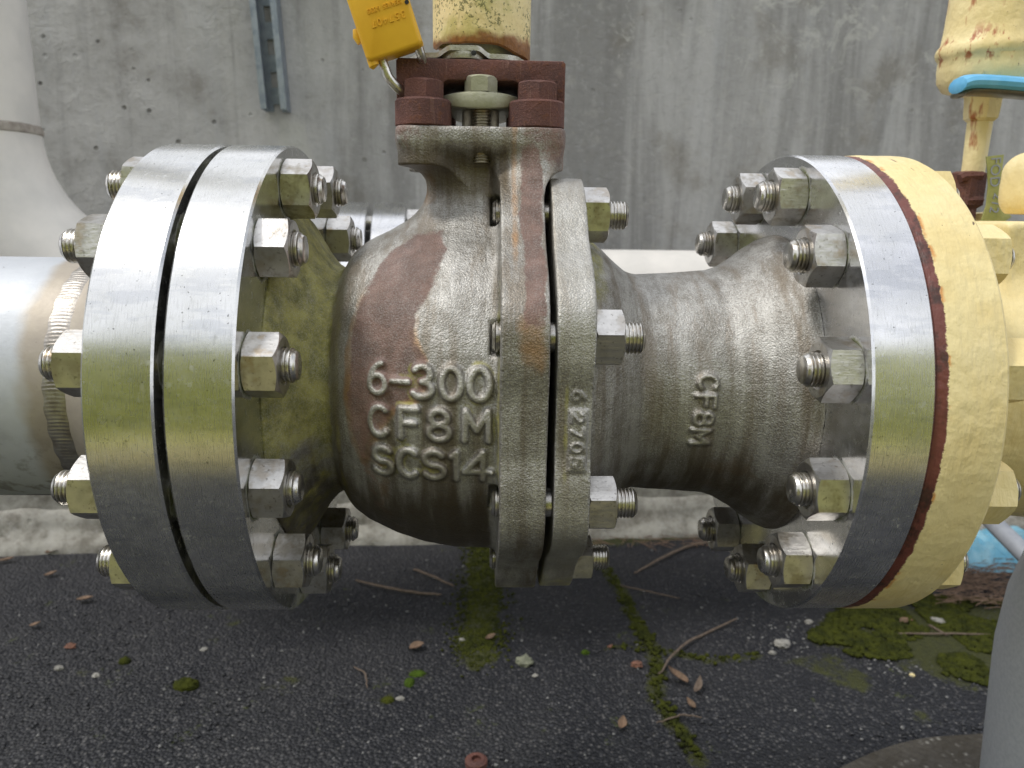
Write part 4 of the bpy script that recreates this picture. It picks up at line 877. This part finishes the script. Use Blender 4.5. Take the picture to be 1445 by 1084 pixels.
path = [at(px, py, YB-.045) for px, py in ((1349, 122), (1365, 117), (1400, 118), (1450, 122), (1520, 127))]
def flat_strip(path, w, t):
    V, F = [], []
    for i, p in enumerate(path):
        s = .55 if i == 0 else 1
        for k in range(12):
            a = 2*PI*k/12; V.append((p[0], p[1]+w*s*cos(a), p[2]+t*s*sin(a)))
    for i in range(len(path)-1):
        for k in range(12): k2 = (k+1) % 12; F.append((i*12+k, (i+1)*12+k, (i+1)*12+k2, i*12+k2))
    F.append(tuple(range(12))); F.append(tuple((len(path)-1)*12+k for k in reversed(range(12)))); return V, F
mk('blue_grip', *flat_strip(spline(path, 4), .013, .0064), BLUE, lev)
mk('steel_lever', *flat_strip(spline([p+np.array([.004, .004, -.0062]) for p in path], 4), .012, .0034), DARKSTEEL, lev)
tg = empty('stamped_tag', tuple(at(1410, 225, YB-.03)), 'olive brass tag stamped with letters, hanging below the yellow stem', 'tag')
TY = YB-.030; outl = [(1392, 221), (1417, 218), (1414, 245), (1414, 270), (1419, 295), (1428, 306), (1410, 318), (1385, 312), (1392, 290), (1395, 262), (1394, 240)]
pts = [at(px, py, TY) for px, py in outl]; q = [(p[0], p[2]) for p in pts]
V, F = prism(q[::-1], TY, TY+.0016, .0003, 'y'); mk('tag_plate', V, F, TAGM, tg, angle=30)
ctr = at(1404, 243, TY-.0004); text('FOD', .0125, ctr, (.10, 0, -1), (1, 0, .10), CONDUIT, tg, 'stamped_letters', .0002)
ctr = at(1405, 287, TY-.0004); text('212', .0115, ctr, (-.15, 0, -1), (1, 0, -.15), CONDUIT, tg, 'stamped_number', .0002)

# ================================================================== POST, CONDUIT, BLUE PLASTIC, PAD (lower right)
pp = gnd(1480, 1075); 
PY = -.005; e1 = at(1445, 690, PY); e2 = at(1390, 985, PY)
post = empty('grey_support_post', (e2[0]+.124, PY+.03, GZ), 'speckled grey coated support post widening towards a rounded foot', 'support post')
zb_ = GZ+.012; cx_ = e2[0]+.124
prp = [(zb_, .045), (zb_+.004, .062), (zb_+.022, .073), (e2[2]-.012, .0810), (e2[2]+.01, .0815), (e2[2]+.06, .0780), (e1[2], .052), (.02, .040), (.10, .034)]
V, F = lathe(prp, 72, 'z', (cx_, PY+.03, 0)); mk('post_sleeve', V, F, POST, post, angle=60)
fp = [gnd(px, py) for px, py in ((1150, 1110), (1225, 1072), (1290, 1052), (1360, 1045), (1460, 1042), (1600, 1060), (1600, 1300), (1150, 1300))]
fo = [(p[0], p[1]) for p in fp]; fo = [tuple(q[:2]) for q in spline([(a, b, 0) for a, b in fo[:6]], 6)]+fo[6:]
V, F = prism(fo[::-1] if True else fo, GZ-.02, GZ+.010, .004, 'z')
ar = sum(a[0]*b[1]-b[0]*a[1] for a, b in zip(fo, fo[1:]+fo[:1]))
if ar > 0: V, F = prism(fo, GZ-.02, GZ+.010, .004, 'z')
pad_o = mk('concrete_pad', V, F, PADC, None, angle=40); tag(pad_o, 'rounded exposed aggregate concrete pad under the grey post', kind='structure')
co_ = mk('grey_conduit', *tube(spline([at(1385, 700, .50), at(1396, 730, .46), at(1432, 768, .40), at(1475, 812, .36)], 6), .0125, 20), CONDUIT, None, base=at(1420, 770, .43)); tag(co_, 'grey conduit sloping down behind the post', 'conduit')
# folded pale blue plastic sheet near the wall
b0 = gnd(1395, 793); V, F = [], []; nu, nv = 26, 14
for i in range(nu):
    for j in range(nv):
        u = i/(nu-1); v = j/(nv-1); p = b0+np.array([-.085+.19*u, -.05+.15*v, 0]); hq = .018+.035*sin(v*PI)*(.6+.4*sin(u*9))+.006*sin(u*40+v*9)+.010*vnoise(np.array([p]), 30, 2)[0]; e_ = min(u, 1-u, v, 1-v)*6
        V.append((p[0], p[1], GZ+.004+max(hq, .004)*min(1, e_)))
for i in range(nu-1):
    for j in range(nv-1): F.append((i*nv+j, (i+1)*nv+j, (i+1)*nv+j+1, i*nv+j+1))
bo = mk('plastic_sheet', V, F, BLUEP, None, base=b0, angle=50); tag(bo, 'crumpled pale blue plastic lying by the wall foot behind the yellow flange', 'plastic sheet')

# ================================================================== LITTER ON THE GROUND
def gp3(px, py, dz=.004): p = gnd(px, py); return np.array([p[0], p[1], GZ+dz])
def twig(pts, r, label, grp='twigs on the asphalt'):
    P_ = spline([gp3(a, b, .004+.004*(i % 2)) for i, (a, b) in enumerate(pts)], 6); n = len(P_)
    P_ = [p+np.array([rng.normal(0, .0006), rng.normal(0, .0006), 0]) for p in P_]
    o = mk('twig', *tube(P_, [r*(.55+.45*sin(PI*(i+1)/(n+1))) for i in range(n)], 7), TWIG, None, base=P_[0]); tag(o, label, 'twig', grp)
twig([(503, 822), (540, 834), (590, 840), (622, 845)], .0024, 'long thin twig on the asphalt just left of the mossy band')
twig([(583, 806), (600, 815), (640, 830)], .0022, 'short twig pointing at the mossy band under the valve')
twig([(895, 812), (930, 795), (965, 776), (1000, 770), (1035, 765)], .0028, 'pale curved twig lying between the valve end nut and the right flange')
twig([(870, 828), (910, 840), (960, 848)], .0013, 'faint thin twig below the lowest body nut')
twig([(930, 955), (960, 920), (1000, 895), (1040, 880)], .0020, 'fine stem rising right from the curled orange leaf')
twig([(925, 1025), (960, 1018), (990, 1016)], .0012, 'tiny pale stem across the lower end of the mossy crack')
twig([(1265, 898), (1330, 901), (1400, 899)], .0016, 'straight pale stalk lying on the moss by the grey post')
twig([(1310, 885), (1335, 903)], .0018, 'short grey splinter on the moss right of the flange')
twig([(500, 945), (515, 958), (518, 975)], .0012, 'short dark stem near the bright moss tuft')
def leaf(px, py, L_, W_, rot, curl, label, m=DRYLEAF):
    c = gp3(px, py, .003); V, F = [], []; n, q = 12, 5
    for i in range(n+1):
        t = i/n; w = W_*sin(PI*t)**.8*(1-.25*t)+.0002
        for j in range(q):
            s = (j/(q-1)*2-1); X_ = (t-.5)*L_*cos(curl*(t-.5)); Y_ = s*w+L_*.35*sin(curl*(t-.5))**2; Zz = .002+curl*.006*(t-.3)**2*8*.5+abs(s)*w*.55
            V.append((c[0]+X_*cos(rot)-Y_*sin(rot), c[1]+X_*sin(rot)+Y_*cos(rot), c[2]+Zz))
    for i in range(n):
        for j in range(q-1): F.append((i*q+j, (i+1)*q+j, (i+1)*q+j+1, i*q+j+1))
    m2 = [tuple(v) for v in V]; k = len(m2); m2 += [(a, b, c_-.0006) for a, b, c_ in m2]; F += [tuple(k+i for i in reversed(f)) for f in F]
    o = mk('dry_leaf', m2, F, m, None, base=tuple(c)); tag(o, label, 'leaf', 'dead leaves on the ground')
leaf(83, 780, .050, .0085, rad(50), 1.0, 'curled tan leaf at the foot of the wall below the left pipe')
leaf(8, 795, .03, .006, rad(10), .5, 'small tan leaf cut by the left picture edge')
leaf(72, 815, .020, .006, rad(20), .5, 'small brown leaf scrap below the curled tan leaf')
leaf(120, 850, .026, .006, rad(5), .4, 'flat tan leaf scrap in front of the lowest left nut')
leaf(50, 887, .016, .005, rad(10), .5, 'tiny orange leaf scrap near the left edge')
leaf(958, 962, .040, .0075, rad(150), 1.6, 'curled orange leaf beside the mossy crack')
leaf(985, 975, .030, .005, rad(60), .8, 'grey curled leaf touching the orange leaf', TWIG)
leaf(975, 1000, .016, .005, rad(120), .6, 'small orange scrap below the curled orange leaf')
leaf(878, 1028, .018, .006, rad(70), .6, 'brown leaf scrap left of the mossy crack bottom')
leaf(588, 918, .022, .009, rad(20), .4, 'brown leaf scrap left of the mossy band')
leaf(692, 905, .016, .006, rad(20), .5, 'orange leaf scrap at the end of the mossy band')
leaf(1275, 885-3, .014, .007, rad(20), .5, 'small orange petal on the moss right of the flange')
IV, IF = ico(2)
def stone(px, py, s, label, m, name='stone', cat='stone', grp='loose stones on the asphalt', flat=.6):
    c = gp3(px, py, s*flat*.45); n_ = .25*vnoise(IV*1.7+px, 1.3, int(px) % 50)+.10*vnoise(IV*4+px, 1.2, 3)
    s = s*.85; V = IV*(1+n_*1.3)[:, None]*np.array([s, s*.75, s*flat])+c; o = mk(name, V, IF.tolist(), m, None, base=tuple(c), angle=35); tag(o, label, cat, grp)
stone(1104, 912, .0125, 'largest white stone, below the right flange', STONE)
stone(1141, 880, .007, 'white chip just under the rim of the right flange', STONE)
stone(1090, 923, .006, 'cream chip touching the left of the largest white stone', STONE)
stone(740, 937, .0145, 'pale green lichen covered stone at centre bottom', LICH)
stone(755, 955, .005, 'small tan chip below the lichen covered stone', STONE)
stone(83, 945, .007, 'white chip on the asphalt near the left edge', STONE)
stone(288, 918, .006, 'long white chip below the left flanges', STONE)
stone(136, 955, .006, 'grey white chip right of the white chip near the left edge', STONE)
stone(100, 914, .008, 'reddish brown stone chip left of the moss cushion', BRICKM)
stone(898, 940, .009, 'dark red stone beside the mossy crack', BRICKM)
stone(862, 914, .005, 'small orange chip at the left end of the side crack', BRICKM)
stone(1285, 878, .006, 'salmon pebble on the moss under the yellow flange', BRICKM)
stone(565, 988, .006, 'white chip by the small moss clump at bottom', STONE)
stone(652, 905, .006, 'white chip on the mossy band', STONE)
stone(840, 752+6, .010, 'pinkish stone at the wall foot behind the body nuts', BRICKM)
stone(1322, 880, .012, 'grey white pebble sunk in the moss right of the flange', STONE)
stone(1287, 954, .005, 'bright yellow speck pebble on the asphalt by the moss', YELN)
wv, wf = lathe([(0, .006), (.004, .0055), (.0045, .009), (.002, .0125), (-.003, .0125), (-.003, .006)], 28, 'z'); wc = gp3(672, 1079, .004)
o = mk('steel_washer', wv+wc, wf, RUST, None, base=tuple(wc), angle=40); tag(o, 'rusty brown washer lying at the bottom edge of the picture', 'washer')
def mosscushion(px, py, sx, sy, h, label, m=MOSSM):
    c = gp3(px, py, 0); V_, F_ = ico(3); n_ = .22*fbm(V_*2+px, 1.6, 5)+.10*vnoise(V_+px, 9, 6); V = V_*(1+n_)[:, None]*np.array([sx, sy, h])+c; o = mk('moss_cushion', V, F_.tolist(), m, None, base=tuple(c), angle=None); tag(o, label, 'moss', 'moss cushions on the asphalt')
mosscushion(262, 968, .016, .012, .010, 'round dark green moss cushion below the left flanges')
mosscushion(176, 934, .008, .007, .006, 'smallest dark moss cushion, up left of the round one')
mosscushion(590, 953, .012, .008, .006, 'bright green moss tuft left of the lichen stone', MOSSB)
mosscushion(578, 965, .007, .010, .006, 'bright green moss tail under the bright tuft', MOSSB)
mosscushion(547, 990, .009, .007, .006, 'olive moss clump beside a white chip at bottom', MOSSM)
mosscushion(826, 922, .006, .005, .005, 'bright moss dot between lichen stone and crack', MOSSB)
# moss growing along cracks and in the patch: small lumps (nobody could count them)
SV, SF = ico(1)
def lumps(cent, smin_, smax_, name, m, label, flat=.55, zoff=0.):
    parts = []; n = len(cent); V = np.zeros((n, len(SV), 3))
    for i in range(n):
        s = rng.uniform(smin_, smax_); a = rng.uniform(0, 6.28); R_ = np.array([[cos(a), -sin(a)], [sin(a), cos(a)]]); q = SV*(1+.25*rng.normal(size=len(SV)))[:, None]; q = q*np.array([s, s*rng.uniform(.6, 1), s*flat]); q[:, :2] = q[:, :2]@R_.T; V[i] = q+np.array([cent[i][0], cent[i][1], GZ+zoff+s*flat*.3])
    F = (SF[None]+np.arange(n)[:, None, None]*len(SV)).reshape(-1, 3)
    o = mk(name, V.reshape(-1, 3), F.tolist(), m, None, smooth=True, angle=None); tag(o, label, kind='stuff'); return o
def online(line, w, n):
    out = []
    for _ in range(n):
        k = rng.integers(0, len(line)-1); t = rng.uniform(); a, b = np.array(line[k]), np.array(line[k+1]); out.append(a+(b-a)*t+rng.normal(0, w, 2))
    return out
lumps(online(CR, .0055, 360)+online(CR[:5], .005, 240)+online(CR2, .005, 80), .0012, .0042, 'crack_moss', MOSSM, 'green moss growing along a crack in the asphalt', .6, .0025)
lumps(online(BAND, .019, 2600), .0010, .0030, 'moss_band', MOSSM, 'mossy green band running over the asphalt beneath the valve', .5, .0025)
cand = [];
while len(cand) < 3400:
    p = np.array([rng.uniform(.25, .95), rng.uniform(-.05, .7)])
    if polydist(np.array([p[0]]), np.array([p[1]]), PL)[0] < .01+.03*vnoise(np.array([[p[0], p[1], 0]]), 14, 3)[0] and vnoise(np.array([[p[0], p[1], 0]]), 22, 8)[0] > -.05: cand.append(p)
lumps(cand, .002, .0055, 'moss_patch', MOSSM, 'spreading olive moss patch under the yellow flange', .5, .0025)
# loose grit
c_ = [np.array([rng.uniform(-1.1, 1.1), -.22+1.05*rng.uniform()**1.0]) for _ in range(7500)]
GR1 = simple('asphalt_grit', (.055, .056, .062), (.03, .031, .036), 300, .45); GR2 = simple('pale_grit', (.26, .26, .255), (.15, .15, .15), 300, .4)
lumps(c_, .0009, .0026, 'dark_grit', GR1, 'fine dark grit scattered on the asphalt', .7)
c_ = [np.array([rng.uniform(-1.1, 1.1), -.22+1.05*rng.uniform()**1.3]) for _ in range(1100)]+[g_+rng.normal(0, .03, 2) for g_ in [np.array(g2(1110, 905)), np.array(g2(1260, 940)), np.array(g2(1280, 925)), np.array(g2(1160, 880))] for _ in range(45)]
lumps(c_, .0008, .0024, 'pale_grit', GR2, 'pale grit grains scattered on the asphalt', .7)
# pine needles between the moss and the blue plastic, and along the wall foot
parts = []
for _ in range(420):
    if _ < 300: c = gp3(rng.uniform(1330, 1450), rng.uniform(800, 862), rng.uniform(.003, .02)); a = rng.normal(.12, .35)
    else: c = gp3(rng.uniform(800, 1130), rng.uniform(752, 775), rng.uniform(.003, .008)); a = rng.uniform(0, 3)
    Ln = rng.uniform(.02, .055); d_ = np.array([cos(a), sin(a), rng.normal(0, .08)])*Ln/2; parts.append(tube([c-d_, c+np.array([0, 0, .002]), c+d_], .0006, 4))
V, F = merge(parts); tag(mk('pine_needles', V, F, NEEDLE, None, smooth=False), 'drift of brown pine needles in front of the blue plastic', kind='stuff')
